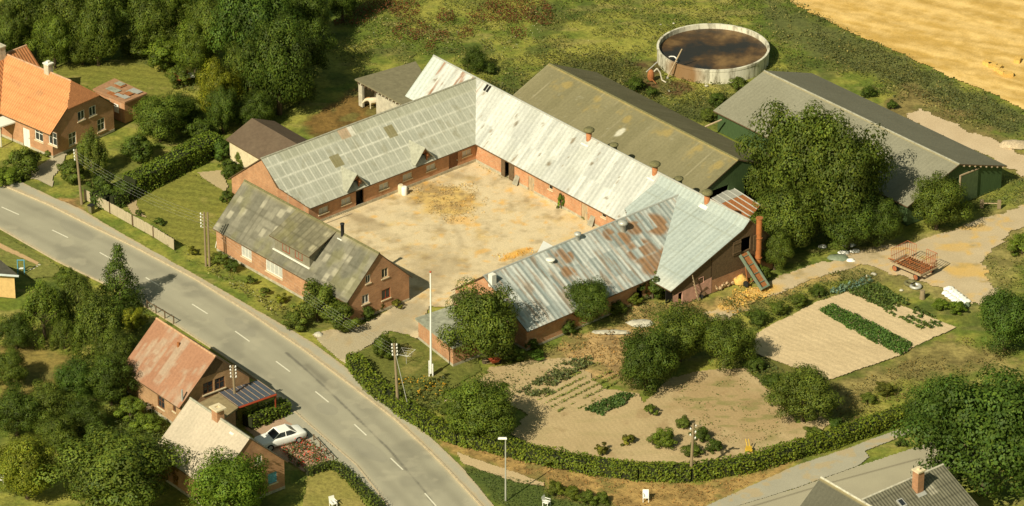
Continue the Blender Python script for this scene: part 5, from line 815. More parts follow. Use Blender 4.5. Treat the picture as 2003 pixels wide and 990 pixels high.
# --- houses across the road
Ph = Bld('brick_house', 'yellowish brick house with steep rust-red and grey mottled roof across the road', 'house', (306, 622), (422, 697), 6., 3.9, 3.9, 2.4, 2.4, oh=.35, og=.3)
def colP(u, v):
    c = mix((.29, .145, .088), (.37, .195, .12), fbm(u, v, 1.5, 4, 190)); g = (cell(u, v, .3, .4, 23)*.6+.4*(cell(u, v*0, .3, 9, 24) > .5))*sstep(.3, .55, fbm(u, v, 2.0, 3, 29)); return mix(c, (.40, .34, .26), np.clip(g*1.1-.3, 0, .6))
Ph.roof('R', colP, 'roof_cement'); Ph.roof('L', colP, 'roof_cement'); Ph.cap('tilecap')
Ph.walls('brick_yellow', {'R': [Ph.op('R', 315, 787, 1.0, 1.15, fr='brownpaint', div=(2, 2)), Ph.op('R', 341, 799, .45, .6, fr='brownpaint')], '1': [Ph.op('1', 407, 751, 1.05, 1.1, fr='brownpaint', div=(2, 2), z=3.1), Ph.op('1', 430, 743, 1.05, 1.1, fr='brownpaint', div=(2, 2), z=3.1)]})
m = MB(); m.poly([(Ph.xb+.05, -1.75, 4.25), (Ph.xb+.05, 1.75, 4.25), (Ph.xb+.05, 0, 5.85)]); m.build('gable_boards', M['wood'], Ph.root); x, y, z = Ph.onroof(349, 677); m = MB(); m.lathe([(.12, z-.1), (.12, z+.35)], x, y, 10); m.build('vent_pipe', M['rust'], Ph.root)
x, y, z = Ph.at(370, 770, 3.); m = MB(); m.bar((Ph.L-.2, -3.4, 2.), (Ph.L-.2, -3.4, 3.9), .09); m.build('flue', M['teal'] if 0 else M['galv'], Ph.root)
simple('felt_tan', (.28, .22, .12), .9, .25, 2, .2); simple('raftertan', (.26, .19, .13), .8, .2, 4); Ca, _ = flat('flat_extension', 'low brick extension with flat brown roof between the two brick houses', 'extension', [(437, 818), (466, 797), (428, 769), (385, 790)], 2.5, [0]*4, 'brick_yellow', 'felt_tan', plinth=False)
Pq = [G(u, v, 2.4) for u, v in [(466, 796), (540, 770), (503, 744), (428, 768)]]; c = sum(Pq)/4; t = thing('carport', 'carport with bluish translucent sheet roof and brown beams', 'carport', (c[0], c[1], 0)); q = [(p[0]-c[0], p[1]-c[1]) for p in Pq]; m = MB(); m.slab([(a, b, 2.42) for a, b in q], .03); m.build('glass_roof', M['cglass'], t); m = MB()
for i in range(8):
    f = i/7; a = np.array(q[0])*(1-f)+np.array(q[1])*f; b = np.array(q[3])*(1-f)+np.array(q[2])*f; m.bar((*a, 2.45), (*b, 2.45), .04, k=4)
m.build('rafters', M['raftertan'], t); m = MB(); m.bar((*q[0], 2.3), (*q[1], 2.3), .12, k=4); m.bar((*q[1], 2.3), (*q[2], 2.3), .1, k=4); m.build('edge_beam', M['redpaint'], t)
for i in (1, 2): m = MB(); m.bar((q[i][0]*.97, q[i][1]*.97, 0), (q[i][0]*.97, q[i][1]*.97, 2.3), .06, k=4); m.build('post', M['redpaint'], t)
Qh = Bld('brick_house', 'orange brick house with pale beige corrugated roof behind the parked white car', 'house', (372, 778), (489, 857), 6., 3.65, 3.9, 2.45, 2.4, oh=.3, og=.08)
colQ = lambda u, v: mix(mix((.43, .37, .285), (.53, .45, .35), fbm(u, v, 1.6, 4, 200)), (.36, .32, .24), lines(u, v, .5, .55, .05, .05)*.3)
Qh.roof('R', colQ, 'roof_cement'); Qh.roof('L', colQ, 'roof_cement'); Qh.cap('roofcap')
Qh.walls('brick_orange', {'1': [Qh.op('1', 505, 900, .8, .8), Qh.op('1', 533, 935, .9, 1.0, fr='teal', pane='teal')]})
x, y, z = Qh.onroof(424, 818); m = MB(); m.box(x-.4, x+.4, -.35+y*0, .35, 5.5, 6.75); ch = m.build('chimney', M['brick_orange'], Qh.root); m = MB(); m.box(x-.55, x+.55, -.5, -.2, 6.75, 6.88); m.box(x-.55, x+.55, .2, .5, 6.75, 6.88); m.box(x-.55, x-.22, -.2, .2, 6.75, 6.88); m.box(x+.22, x+.55, -.2, .2, 6.75, 6.88); m.box(x-.22, x+.22, -.2, .2, 6.7, 6.76); m.build('chimney_cap', M['cream'], ch)
x, y, z = Qh.onroof(457, 842); m = MB(); m.slab([(x-.25, y-.3, Qh.rz(y-.3)+.06), (x+.25, y-.3, Qh.rz(y-.3)+.06), (x+.25, y+.3, Qh.rz(y+.3)+.06), (x-.25, y+.3, Qh.rz(y+.3)+.06)], .05); m.build('skylight', M['white'], Qh.root)
U1 = Bld('slate_house', 'house with plain grey roof and pale ridge at the bottom edge', 'house', (1606, 933), (1760, 1023), 6., 4.2, 4.2, 2.4, 2.4)
U1.roof('R', lambda u, v: colR(.42)(u, v), 'roof_cement'); U1.roof('L', lambda u, v: colR(.42)(u, v), 'roof_cement'); U1.cap('rubble'); U1.walls('brick', {})
U2 = Bld('slate_house', 'house wing with mossy ribbed tile roof and brick chimney under the huge tree', 'house', (1686, 977), (1845, 908), 6., 4.2, 6.8, 2.4, 2.9)
def colU(u, v): c = mix((.125, .12, .085), (.20, .19, .135), fbm(u, v, 1.3, 4, 210)*.6+cell(u, v, .34, .5, 4)*.4); c = mix(c, (.42, .39, .3), ((np.abs(u-6.2) < .4) & (np.abs(v-1.5) < .4))*.6); return c*(1-.25*(((v/.5) % 1) < .14))[..., None]
U2.roof('R', colU, 'roof_tile'); U2.roof('L', colU, 'roof_tile'); U2.cap('rubble'); U2.walls('brick', {})
x, y, z = U2.onroof(1795, 958); m = MB(); m.box(x-.33, x+.33, y-.33, y+.33, z-.6, z+1.75); ch = m.build('chimney', M['brick'], U2.root); m = MB(); m.box(x-.4, x+.4, y-.4, y+.4, z+1.75, z+1.88); m.lathe([(.12, z+1.88), (.14, z+2.05)], x, y, 10); m.build('chimney_cap', M['cream'], ch); m = MB(); m.slab([(x-.45, y-.65, U2.rz(y-.65)+.05), (x+.45, y-.65, U2.rz(y-.65)+.05), (x+.45, y-.3, U2.rz(y-.3)+.05), (x-.45, y-.3, U2.rz(y-.3)+.05)], .04); m.build('flashing', M['galv'], ch)
x, y, z = U2.onroof(1764, 985); m = MB(); m.slab([(x-.3, y-.35, U2.rz(y-.35)+.1), (x+.3, y-.35, U2.rz(y-.35)+.1), (x+.3, y+.35, U2.rz(y+.35)+.1), (x-.3, y+.35, U2.rz(y+.35)+.1)], .1); sk_ = m.build('skylight', M['galv'], U2.root); m = MB(); m.slab([(x-.2, y-.25, U2.rz(y-.25)+.12), (x+.2, y-.25, U2.rz(y-.25)+.12), (x+.2, y+.25, U2.rz(y+.25)+.12), (x-.2, y+.25, U2.rz(y+.25)+.12)], .02); m.build('pane', M['glass'], sk_)
vt, _ = flat('bungalow', 'tan house with dark roof and grey fascia at the left edge', 'house', [(37, 539), (-60, 532), (-60, 486), (0, 508)], 2.5, [0, 0, 0, 0], 'yellowwall', 'roof_dark', inset=.6, plinth=False)
P_ = [G(u, v, 2.5) for u, v in [(37, 539), (-60, 532)]]; vc = vt.location; m = MB(); m.bar((P_[0][0]-vc[0], P_[0][1]-vc[1]-.02, 2.42), (P_[1][0]-vc[0], P_[1][1]-vc[1]-.02, 2.42), .13, k=4); m.build('gutter', M['greyfascia'] if 'greyfascia' in M else simple('greyfascia', (.42, .47, .47), .6, .1), vt)
# ---------------------------------------------------------------- slurry tank
c = G(1395, 92, 1.4); TKo = thing('slurry_tank', 'round pale concrete slurry tank with brown stain on its front wall', 'slurry tank', (c[0], c[1], 0))
m = MB(); Rt = 5.58; k = 96; m.lathe([(Rt, -.1), (Rt+.02, 1.2), (Rt+.06, 1.22), (Rt+.06, 1.45), (Rt-.16, 1.45), (Rt-.16, .5)], 0, 0, k); m.f.pop(); m.build('tank_wall', M['tank'], TKo, False)
sl_ = MB(); sl_.poly([(5.42*math.cos(2*math.pi*i/k), 5.42*math.sin(2*math.pi*i/k), .95) for i in range(k)]); sl_.build('slurry', M['slurry'], TKo)
a = G(1306, 153); b = np.array([*(c[:2]+np.array([-2.6, -2.9])), 3.]); b = G(1334, 96, 3.2); t = thing('slurry_pipe', 'long pale pipe leaning over the rim of the slurry tank', 'pipe', (a[0], a[1], 0)); m = MB(); m.bar((0, 0, .1), tuple(b-a), .09, .07, 8); m.build('pipe', M['wood_pale'], t); m = MB(); m.lathe([(.12, 0), (.12, .15)]); m.build('foot', M['galv'], t)
a = G(1264, 141, .2); b = G(1286, 121, 1.2); t = thing('prop_pole', 'thin pole leaning against the left side of the slurry tank', 'pole', tuple(a)); m = MB(); m.bar((0, 0, 0), tuple(b-a), .05); m.build('pole', M['galv'], t)
a = G(1273, 158); t = thing('slurry_pump', 'red-brown slurry pump with curved hose beside the tank', 'pump', (a[0], a[1], 0)); m = MB(); m.lathe([(.28, .1), (.36, .5), (.3, 1.0), (.12, 1.2)], 0, 0, 12); m.build('pump_body', M['rust'], t, True); m = MB(); m.tube([(.2, 0, .9), (.6, .1, 1.3), (.9, 0, .9), (1.1, -.3, .2), (1.5, -.5, .05)], .07); m.build('hose', M['concrete'], t); m = MB(); m.bar((0, 0, .3), (.5, -.9, .1), .05); m.build('drawbar', M['rust'], t)
a = G(1315, 113, 1.45); t = thing('rim_hose', 'white looped hose end lying over the tank rim', 'hose', tuple(a)); m = MB(); m.tube([(-.3, .2, .0), (-.15, .0, .15), (.2, .0, .12), (.4, -.15, 0), (.42, -.3, -.3)], .06); m.build('hose', M['plastic_white'], t)
def lump(name, label, cat, u, v, r, mat, sc=(1, 1, .6), seed=0, group=None):
    p = G(u, v); rs = np.random.default_rng(seed); m = MB(); n = 10; P = []
    for i in range(1, 6):
        for j in range(n):
            th = i/6*math.pi/2*1.15; k = r*(.8+.35*rs.random()); P.append((k*math.sin(th)*math.cos(j*6.283/n)*sc[0], k*math.sin(th)*math.sin(j*6.283/n)*sc[1], k*math.cos(th)*sc[2]))
    P.append((0, 0, r*sc[2])); m.v = P; m.f = [(50, j, (j+1) % n) for j in range(n)]+[(i*n+j, (i+1)*n+j, (i+1)*n+(j+1) % n, i*n+(j+1) % n) for i in range(4) for j in range(n)]
    o = m.build(name, M[mat], None, True); o.location = tuple(p); return tag(o, label, cat, group)
for i, (u, v, r, lb) in enumerate([(1382, 168, .22, 'white stone in front of the slurry tank'), (1309, 178, .15, 'small pale stone by the foot of the slurry pipe'), (1318, 46, .15, 'pale stone lying beyond the tank, nearest it'), (1292, 48, .13, 'small pale stones beyond the tank, far left'), (1911, 372, .3, 'pale stone by the green barn corner'), (1709, 537, .28, 'flat pale stone at the top of the vegetable plot'), (1697, 540, .2, 'smaller pale stone left of the flat stone at the vegetable plot'), (623, 655, .42, 'round grey stone at the mouth of the farm drive'), (1763, 568, .2, 'pale stone lump left of the tyres')]): lump('stone', lb, 'stone', u, v, r, 'rubble', seed=i)
simple('heapsoil', (.5, .4, .27), .95, .35, 5, .8); lump('gravel_heap', 'pale heap of gravel at the right edge beyond the grey barn', 'heap', 1985, 285, 1.1, 'heapsoil', (1.4, .8, .45), 3)
lump('rubble_heap', 'long flat heap of pale rubble below the rusty roof', 'heap', 1252, 633, .85, 'rubble', (1.5, .8, .3), 4); lump('rubble_heap', 'thin spread of pale rubble left of the flat heap', 'heap', 1195, 650, .8, 'rubble', (2.2, .6, .12), 5)
for i, (u, v, r, lb) in enumerate([(1660, 480, .55, 'heap of torn white plastic under the big tree'), (1650, 495, .45, 'crumpled white plastic left of the plastic heap'), (1672, 492, .4, 'white plastic scraps beside the track'), (1664, 510, .35, 'white plastic scrap nearest the vegetable plot'), (1608, 483, .35, 'pale plastic sheet at the trunk of the big tree')]): lump('plastic_sheet', lb, 'plastic', u, v, r, 'plastic_white', (1.2, .8, .6), 10+i)
lump('tarpaulin_heap', 'grey-green tarpaulin heap beside the white plastic', 'tarpaulin', 1640, 505, .8, 'tarp', (1.3, .8, .4), 20)
k = 0
for i in range(6):
    for j in range(3):
        u = 1850+i*6.5+j*4; v = 574+i*5.0-j*4.5; lump('fertiliser_sack', 'bulging white sack in the stack beside the sandy track', 'sack', u, v-(3 if j == 1 else 0), .34, 'plastic_white', (1.25, .9, .75), 30+k, 'white sacks stacked beside the track'); k += 1
lump('dark_sack', 'dark sheet at the right end of the white sack stack', 'sheet', 1891, 598, .4, 'tarp', (.7, .9, .8), 50)
# ---------------------------------------------------------------- straw bales / heaps
def heap(label, u, v, rx, ry, h, ang, seed): 
    o = lump('straw_heap', label, 'straw', u, v, 1, 'straw', (rx, ry, h), seed); o.rotation_euler = (0, 0, ang); return o

heap('straw pile under the conveyor top by the gable', 1447, 553, .8, .7, .8, 0, 63); 
for i, (u, v) in enumerate([(1942, 132), (1952, 137), (1960, 145), (1972, 150), (1990, 122), (1932, 128)]):
    p = G(u, v); m = MB(); m.box(-.45, .45, -.3, .3, 0, .45); o = m.build('straw_bale', M['straw'], None); o.location = tuple(p); o.rotation_euler = (0, 0, i*1.1); tag(o, ['small straw bale at the top of the group in the stubble', 'straw bale second in the row on the stubble', 'straw bale third in the row on the stubble', 'straw bale lowest in the row on the stubble', 'lone straw bale at the right edge of the stubble', 'straw bale farthest left on the stubble'][i], 'straw bale', 'straw bales on the stubble field')
# ---------------------------------------------------------------- conveyor, pipe, ladder, logs
a = G(1494, 562, .35); b = G(1453, 497, 2.75); d = b-a; l = np.linalg.norm(d); t = thing('bale_conveyor', 'green bale conveyor with rusty belt leaning up to the barn hatch', 'conveyor', (a[0], a[1], 0), math.atan2(d[1], d[0]))
pt = math.atan2(d[2], math.hypot(d[0], d[1])); cs, sn = math.cos(pt), math.sin(pt); Tc = lambda x, y, z: (x*cs-z*sn, y, .35+x*sn+z*cs)
def cbox(m, x0, x1, y0, y1, z0, z1):
    n = len(m.v); m.v += [Tc(x, y, z) for z in (z0, z1) for x, y in ((x0, y0), (x1, y0), (x1, y1), (x0, y1))]; m.f += [(n+3, n+2, n+1, n), (n+4, n+5, n+6, n+7)]+[(n+i, n+(i+1) % 4, n+4+(i+1) % 4, n+4+i) for i in range(4)]
for y in (-.48, .48): m = MB(); cbox(m, 0, l, y-.04, y+.04, -.05, .28); m.build('side_rail', M['steel_green'], t)
m = MB(); cbox(m, 0, l, -.44, .44, 0, .06); m.build('belt', M['rust'], t); m = MB()
for x in np.arange(.5, l, .9): cbox(m, x, x+.07, -.43, .43, .06, .14)
m.build('slats', M['steel_green'], t); m = MB(); cbox(m, -.15, 0, -.5, .5, -.1, .3); m.build('end_box', M['steel_green'], t)
for y in (-.6, .6): m = MB(); m.bar((l*.45, y-.06, .3), (l*.45, y+.06, .3), .3, k=14); m.build('wheel', M['rubber'], t)
m = MB(); m.bar((l*.45, -.6, .3), (l*.45, .6, .3), .05); m.bar((l*.45, -.4, .3), Tc(l*.75, -.4, 0), .05); m.bar((l*.45, .4, .3), Tc(l*.75, .4, 0), .05); m.build('undercarriage', M['rust'], t)
p = G(1482, 542); t = thing('orange_pipe', 'tall bright orange blower pipe standing beside the barn gable', 'pipe', tuple(p)); hp = tall(1482, 542, 426); m = MB(); m.lathe([(.27, 0), (.27, hp)], 0, 0, 18); m.f.pop(); m.build('pipe', M['orangepipe'], t, True); m = MB()
for z in (hp*.33, hp*.66, hp-.06): m = MB(); m.lathe([(.31, z), (.34, z), (.34, z+.07), (.31, z+.07)], 0, 0, 18); m.build('clamp_ring', M['rust'], t)
def ladder(label, a, b, wd, n, mat, side=None):
    a = np.array(a); b = np.array(b); d = b-a; s = np.cross(d, [0, 0, 1]) if side is None else np.array(side); s = s/np.linalg.norm(s)*wd/2; t = thing('ladder', label, 'ladder', tuple(a))
    for sg in (-1, 1): m = MB(); m.bar(tuple(s*sg), tuple(d+s*sg), .045, k=4); m.build('rail', M[mat], t)
    m = MB()
    for i in range(1, n): f = i/n; m.bar(tuple(d*f-s), tuple(d*f+s), .028, k=4)
    m.build('rungs', M[mat], t)
ladder('pale wooden ladder leaning on the eave of the grey catslide roof', G(1364, 586), G(1352, 536, 2.7), .55, 7, 'wood_pale'); ladder('wooden ladder lying on the ground along the grey-roofed wing', G(634, 434, .08), G(684, 415, .08), .6, 13, 'fencewood', (.6, -.75, .0))
t = thing('hand_cart', 'dark cart frame with wheels leaning below the pink wall', 'cart', tuple(G(1371, 581))); m = MB(); m.box(-.35, .35, -.25, .25, .3, .45); m.bar((-.4, -.3, .2), (.5, .3, .9), .04); m.build('frame', M['wood'], t)
for y in (-.28, .28): m = MB(); m.bar((0, y-.03, .2), (0, y+.03, .2), .2, k=12); m.build('wheel', M['rubber'], t)
rs_ = random.Random(9); lg0 = G(1398, 570); lg1 = G(1438, 553); wp = thing('log_pile', 'row of split firewood logs stacked along the barn wall', 'log pile', tuple(lg0), math.atan2(*(lg1-lg0)[:2][::-1])); ll = np.linalg.norm(lg1-lg0)
m = MB()
for k in range(60): x = rs_.random()*ll; y = rs_.random()*.5; z = .08+rs_.random()*.5; m.bar((x, y-.3, z), (x+rs_.uniform(-.1, .1), y+.1, z), .07+.04*rs_.random(), k=6)
m.build('logs', M['log'], wp)
# timber stack at grey barn left gable
t = thing('timber_pole', 'pale pole sticking out from the left gable of the grey barn', 'pole', tuple(G(1379, 248, 1.2))); m = MB(); m.bar((0, 0, 0), tuple(G(1412, 234, 1.9)-G(1379, 248, 1.2)), .08, k=5); m.build('pole', M['wood_pale'], t)
# ---------------------------------------------------------------- hay trailer
a = G(1740, 527); b = G(1800, 553); c2 = G(1831, 541); ax = (b-a)[:2]; Lx = np.linalg.norm(ax); ang = math.atan2(ax[1], ax[0]); Wd = 2.35; t = thing('hay_trailer', 'rusty red hay trailer with barred end racks parked on the sandy yard', 'trailer', (a[0], a[1], 0), ang); hz = .75
m = MB(); m.box(0, Lx, 0, .12, hz-.14, hz+.04); m.box(0, Lx, Wd-.12, Wd, hz-.14, hz); m.box(0, .12, .12, Wd-.12, hz-.14, hz); m.box(Lx-.12, Lx, .12, Wd-.12, hz-.14, hz); m.build('frame', M['wood_pale'], t)
m = MB()
for x in np.arange(.25, Lx-.2, .28): m.box(x, x+.09, .12, Wd-.12, hz-.08, hz-.02)
m.box(.12, Lx-.12, .7, .8, hz-.16, hz-.09); m.box(.12, Lx-.12, 1.6, 1.7, hz-.16, hz-.09); m.build('platform', M['rust'], t)
def rack(p0, p1, h=1.35):
    m = MB(); p0 = np.array(p0); p1 = np.array(p1); n = max(2, int(np.linalg.norm(p1-p0)/.24))
    for i in range(n+1): q = p0+(p1-p0)*i/n; m.bar((*q, hz), (*q, hz+h), .028, k=4)
    m.bar((*p0, hz+h), (*p1, hz+h), .035, k=4); m.bar((*p0, hz+h*.45), (*p1, hz+h*.45), .028, k=4); m.build('side_rack', M['redrack'], t)
simple('redrack', (.36, .13, .06), .7, .3, 5); rack((.06, .06), (.06, Wd-.06)); rack((Lx-.06, .06), (Lx-.06, Wd-.06)); rack((.06, Wd-.06), (1.1, Wd-.06)); rack((Lx-1.3, Wd-.06), (Lx-.06, Wd-.06))
for x in (.55, Lx-.6):
    for y in (.05, Wd-.25): m = MB(); m.bar((x, y, .3), (x, y+.2, .3), .3, k=16); wh = m.build('wheel', M['rubber'], t); m = MB(); m.bar((x, y-.02, .3), (x, y+.22, .3), .24, k=14); m.build('rim', M['redrack'], wh)
m = MB(); m.bar((.1, 1.1, .5), (-1.2, 1.2, .25), .05); m.build('drawbar', M['rust'], t)
for i, (u, v, lb) in enumerate([(1780, 556, 'old tyre left of two lying beside the track'), (1791, 562, 'old tyre with light rim, right of two lying beside the track')]):
    p = G(u, v); m = MB(); m.lathe([(.28, .02), (.5, .0), (.58, .12), (.5, .24), (.3, .24), (.28, .02)], 0, 0, 20); m.f.pop(); o = m.build('tyre', M['mossy' if i == 0 else 'galv'], None, True); o.location = tuple(p); tag(o, lb, 'tyre')
p = G(1804, 583); m = MB(); m.lathe([(.28, -.05), (.24, .2), (.22, .75), (.2, .78)], 0, 0, 12); o = m.build('tree_stump', M['polewood'], None, True); o.location = tuple(p); tag(o, 'short wooden stump beside the vegetable plot', 'stump')
t = thing('hitching_rail', 'low wooden rail between two thick posts by the green barn', 'rail', tuple(G(1920, 407)), R(-3)); 
for x in (0, 1.6): m = MB(); m.box(x-.17, x+.17, -.1, .1, 0, .85); m.build('post', M['polewood'], t)
m = MB(); m.bar((.1, 0, .5), (1.5, 0, .5), .05); m.build('crossbar', M['wood_pale'], t)
# ---------------------------------------------------------------- poles, lamp, flag
def pole(label, u, vb, vt, ins, r=.14, twin=0, arm=None, lean=0):
    b = G(u, vb); h = tall(u, vb, vt); t = thing('utility_pole', label, 'utility pole', tuple(b)); m = MB(); m.bar((0, 0, -.2), (lean, 0, h), r, r*.72, 10); m.build('pole', M['polewood'], t)
    if twin: m = MB(); m.bar((.32, 0, -.2), (.32+lean, 0, h-.03), r, r*.75, 10); m.build('pole', M['polewood'], t)
    for (x, dz) in ins:
        m = MB(); X = x+lean*(h-dz)/h; m.bar((lean, 0, h-dz), (X, 0, h-dz), .02, k=4); m.lathe([(.03, h-dz), (.075, h-dz+.03), (.06, h-dz+.1), (.08, h-dz+.12), (.03, h-dz+.2)], X, 0, 8); m.build('insulator', M['plastic_white'], t, True)
    if arm: m = MB(); m.box(-.1, arm, -.06, .06, h-.3, h-.2); m.build('crossarm', M['polewood'], t)
    return b, h
PA = pole('utility pole with four insulators in front of the slender birch', 160, 398, 292, [(-.22, .2+.32*i) for i in range(4)], lean=-.25)
PB = pole('twin timber pole standing at the left corner of the farmhouse', 403, 520, 415, [(-.3, .25+.32*i) for i in range(5)], r=.11, twin=1)
PC = pole('tall utility pole standing in the corner hedge by the flagpole lawn', 779, 800, 672, [(s, .2+.32*i) for i in range(4) for s in (-.2, .2)], lean=-.25)
PD_ = pole('utility pole with double insulators behind the pale roofed house', 462, 818, 715, [(s, .2+.32*i) for i in range(4) for s in (-.22, .22)], lean=-.12)
PE = pole('utility pole standing against the outside of the long corner hedge', 1351, 935, 828, [(-.2 if i % 2 else .22, .35+.28*i) for i in range(5)], arm=.8, lean=.12)
t = thing('guy_wire', 'striped stay wire of the pole in the corner hedge', 'wire', tuple(G(803, 815))); m = MB(); m.bar((0, 0, 0), tuple(PC[0]+np.array([-.2, 0, PC[1]-.8])-G(803, 815)), .03, k=5); m.build('wire', M['galv'], t)
def wire(p, q, label):
    m = MB(); P = [tuple(np.array(p)*(1-f)+np.array(q)*f-np.array([0, 0, 1.])*4*f*(1-f)*.6-np.array(p)) for f in np.linspace(0, 1, 14)]; m.tube(P, .0045, 4); t = m.build('overhead_wire', M['galv'], None); t.location = tuple(p); tag(t, label, 'wire', 'overhead wires along the road')
for i in range(4):
    wire(PA[0]+[-.45, 0, PA[1]-.1-.32*i], PB[0]+[-.3, 0, PB[1]-.15-.32*i], 'one of the thin wires between the left roadside pole and the twin pole')
    wire(PB[0]+[-.3, 0, PB[1]-.15-.32*i], PC[0]+[-.45, 0, PC[1]-.1-.32*i], 'one of the thin wires between the twin pole and the corner hedge pole')
b = G(989, 980); h = tall(989, 980, 858); t = thing('street_lamp', 'slim grey street lamp with a flat white head beside the road junction', 'street lamp', tuple(b)); m = MB(); m.bar((0, 0, 0), (0, 0, h), .075, .05, 10); m.build('pole', M['galv'], t); m = MB(); m.hexa([(-.62, -.12), (.12, -.12), (.12, .12), (-.62, .12)], h-.02, h+.1, [(-.55, -.07), (.08, -.07), (.08, .07), (-.55, .07)]); m.build('lamp_head', M['plastic_white'], t)
b = G(843, 736); h = tall(843, 736, 534); t = thing('flagpole', 'tall white flagpole with red tip on the corner lawn', 'flagpole', tuple(b)); m = MB(); m.bar((0, 0, .3), (.05, 0, h), .1, .06, 10); m.build('pole', M['plastic_white'], t); m = MB(); m.lathe([(.02, h), (.1, h+.06), (.1, h+.14), (.02, h+.2)], .05, 0, 10); m.build('finial', M['red'], t, True)
m = MB(); m.box(-.2, -.1, -.08, .08, 0, 1.5); m.box(.1, .2, -.08, .08, 0, 1.2); m.build('base_bracket', M['plastic_white'], t)
# ---------------------------------------------------------------- fence, bin
fp = [tuple(G(*p)[:2]) for p in [(166, 391), (215, 417), (260, 442), (300, 464), (341, 490)]]; t = thing('plank_fence', 'weathered grey upright plank fence between cycle path and farmhouse lawn', 'fence', (*fp[0], 0)); pn = MB(); rs_ = random.Random(3)
for (x0, y0), (x1, y1) in zip(fp, fp[1:]):
    l = math.hypot(x1-x0, y1-y0); dx, dy = (x1-x0)/l, (y1-y0)/l; n = int(l/.16)
    for i in range(n):
        s = i*.16; a = (x0-fp[0][0]+dx*s, y0-fp[0][1]+dy*s); b = (a[0]+dx*.145, a[1]+dy*.145); o = (-dy*.015, dx*.015); pn.hexa([(a[0]-o[0], a[1]-o[1]), (b[0]-o[0], b[1]-o[1]), (b[0]+o[0], b[1]+o[1]), (a[0]+o[0], a[1]+o[1])], .05, 1.08+.07*rs_.random())
pn.build('planks', M['fencewood'], t)
s = 0
for (x0, y0), (x1, y1) in zip(fp, fp[1:]):
    l = math.hypot(x1-x0, y1-y0); n = int(l/2)
    for i in range(n): x = x0+(x1-x0)*i/n-fp[0][0]; y = y0+(y1-y0)*i/n-fp[0][1]; m = MB(); m.box(x-.05, x+.05, y-.11, y-.03, 0, 1.15); m.build('post', M['wood'], t)
    m = MB(); m.bar((x0-fp[0][0]+.03, y0-fp[0][1]+.05, .85), (x1-fp[0][0]+.03, y1-fp[0][1]+.05, .85), .035, k=4); m.build('rail', M['wood'], t)
p = G(179, 416); t = thing('waste_bin', 'dark square litter bin at the left end of the plank fence', 'bin', tuple(p), R(-40)); m = MB(); m.hexa([(-.2, -.2), (.2, -.2), (.2, .2), (-.2, .2)], .05, .75, [(-.25, -.25), (.25, -.25), (.25, .25), (-.25, .25)]); m.build('bin_body', M['mossy'], t); m = MB(); m.box(-.27, .27, -.27, .27, .75, .82); m.build('lid', M['rubber'], t)
# low wall / rail in front of houses across the road
def rail_(label, a, b, h=.5):
    a = G(*a); b = G(*b); t = thing('garden_rail', label, 'fence', tuple(a)); m = MB(); m.bar((0, 0, h), tuple(b-a+[0, 0, h]), .04, k=5); m.build('rail', M['wood'], t)
    for i in range(4): q = (b-a)*i/3; m = MB(); m.bar(tuple(q), tuple(q+[0, 0, h+.1]), .06, k=5); m.build('post', M['wood'], t)
rail_('dark low rail along the footway by the red rose bed', (614, 862), (652, 903)); rail_('wooden rail at the roadside behind the rust-red roof', (288, 603), (340, 634), .7)
# ---------------------------------------------------------------- courtyard things
for i, (u, v, lb) in enumerate([(784, 377, 'left of two white drums by the stable wall'), (791, 381, 'right of two white drums by the stable wall')]):
    p = G(u, v); m = MB(); m.lathe([(.26, 0), (.28, .1), (.28, .7), (.22, .85)], 0, 0, 14); o = m.build('drum', M['cream' if i == 0 else 'plastic_white'], None, True); o.location = tuple(p); tag(o, lb, 'drum')
for (u, v, lb) in [(1011, 361, 'grey board leaning at the open stable door'), (1158, 441, 'pair of grey boards leaning at the far end of the courtyard wall')]:
    p = G(u, v); t = thing('leaning_board', lb, 'board', tuple(p), B.ang); m = MB(); m.slab([(-.35, -.3, .05), (.35, -.3, .05), (.3, .1, .95), (-.3, .1, .95)], .06); m.build('board', M['greywood'] if 'greywood' in M else simple('greywood', (.3, .28, .22), .9, .3), t)
p = G(858, 341); t = thing('post', 'thin leaning pole against the stable wall between two windows', 'pole', tuple(p)); m = MB(); m.bar((0, 0, 0), (-.25, .35, 1.9), .035); m.build('pole', M['wood'], t)
m = MB(); m.poly([D.at(1051, 494, 5.32), D.at(1081, 482, 5.32), D.at(1085, 483, 5.15), D.at(1063, 471, 5.0)]); m.build('propped_sheet', M['plastic_white'], D.root)
t = thing('lean_to_roof', 'rusty striped sheet roof between the catslide roof and the brown barn', 'shed', tuple(G(1430, 400, 2.6)), B.ang); P4 = [G(u, v, 2.6)-G(1430, 400, 2.6) for u, v in [(1393, 388), (1432, 367), (1487, 402), (1462, 432)]]; cA, sA = math.cos(-B.ang), math.sin(-B.ang); P4 = [(p[0]*cA-p[1]*sA, p[0]*sA+p[1]*cA, 2.6-G(0, 0, 0)[2]-2.6) for p in P4]
m = MB(); m.slab([(a, b, 0.) for a, b, _ in P4], .08); m.build('roof_sheets', M['rust'], t); m = MB()
for f in (.0, .25, .5, .75, 1): a = np.array(P4[0])*(1-f)+np.array(P4[1])*f; b = np.array(P4[3])*(1-f)+np.array(P4[2])*f; m.bar((a[0], a[1], .03), (b[0], b[1], .03), .07, k=4)
m.build('light_strips', M['galv'], t); m = MB(); m.box(-2, 1.5, -.8, .8, -2.6, -.1); m.build('wall', M['wood'], t); q = [np.array(P4[i]) for i in range(4)]; m = MB(); m.slab([tuple(q[0]+[0, 0, .05]), tuple(q[1]+[0, 0, .05]), tuple(q[1]*.6+q[2]*.4+[0, 0, .05]), tuple(q[0]*.75+q[3]*.25+[0, 0, .05])], .04); m.build('light_sheet', M['galv'], t)
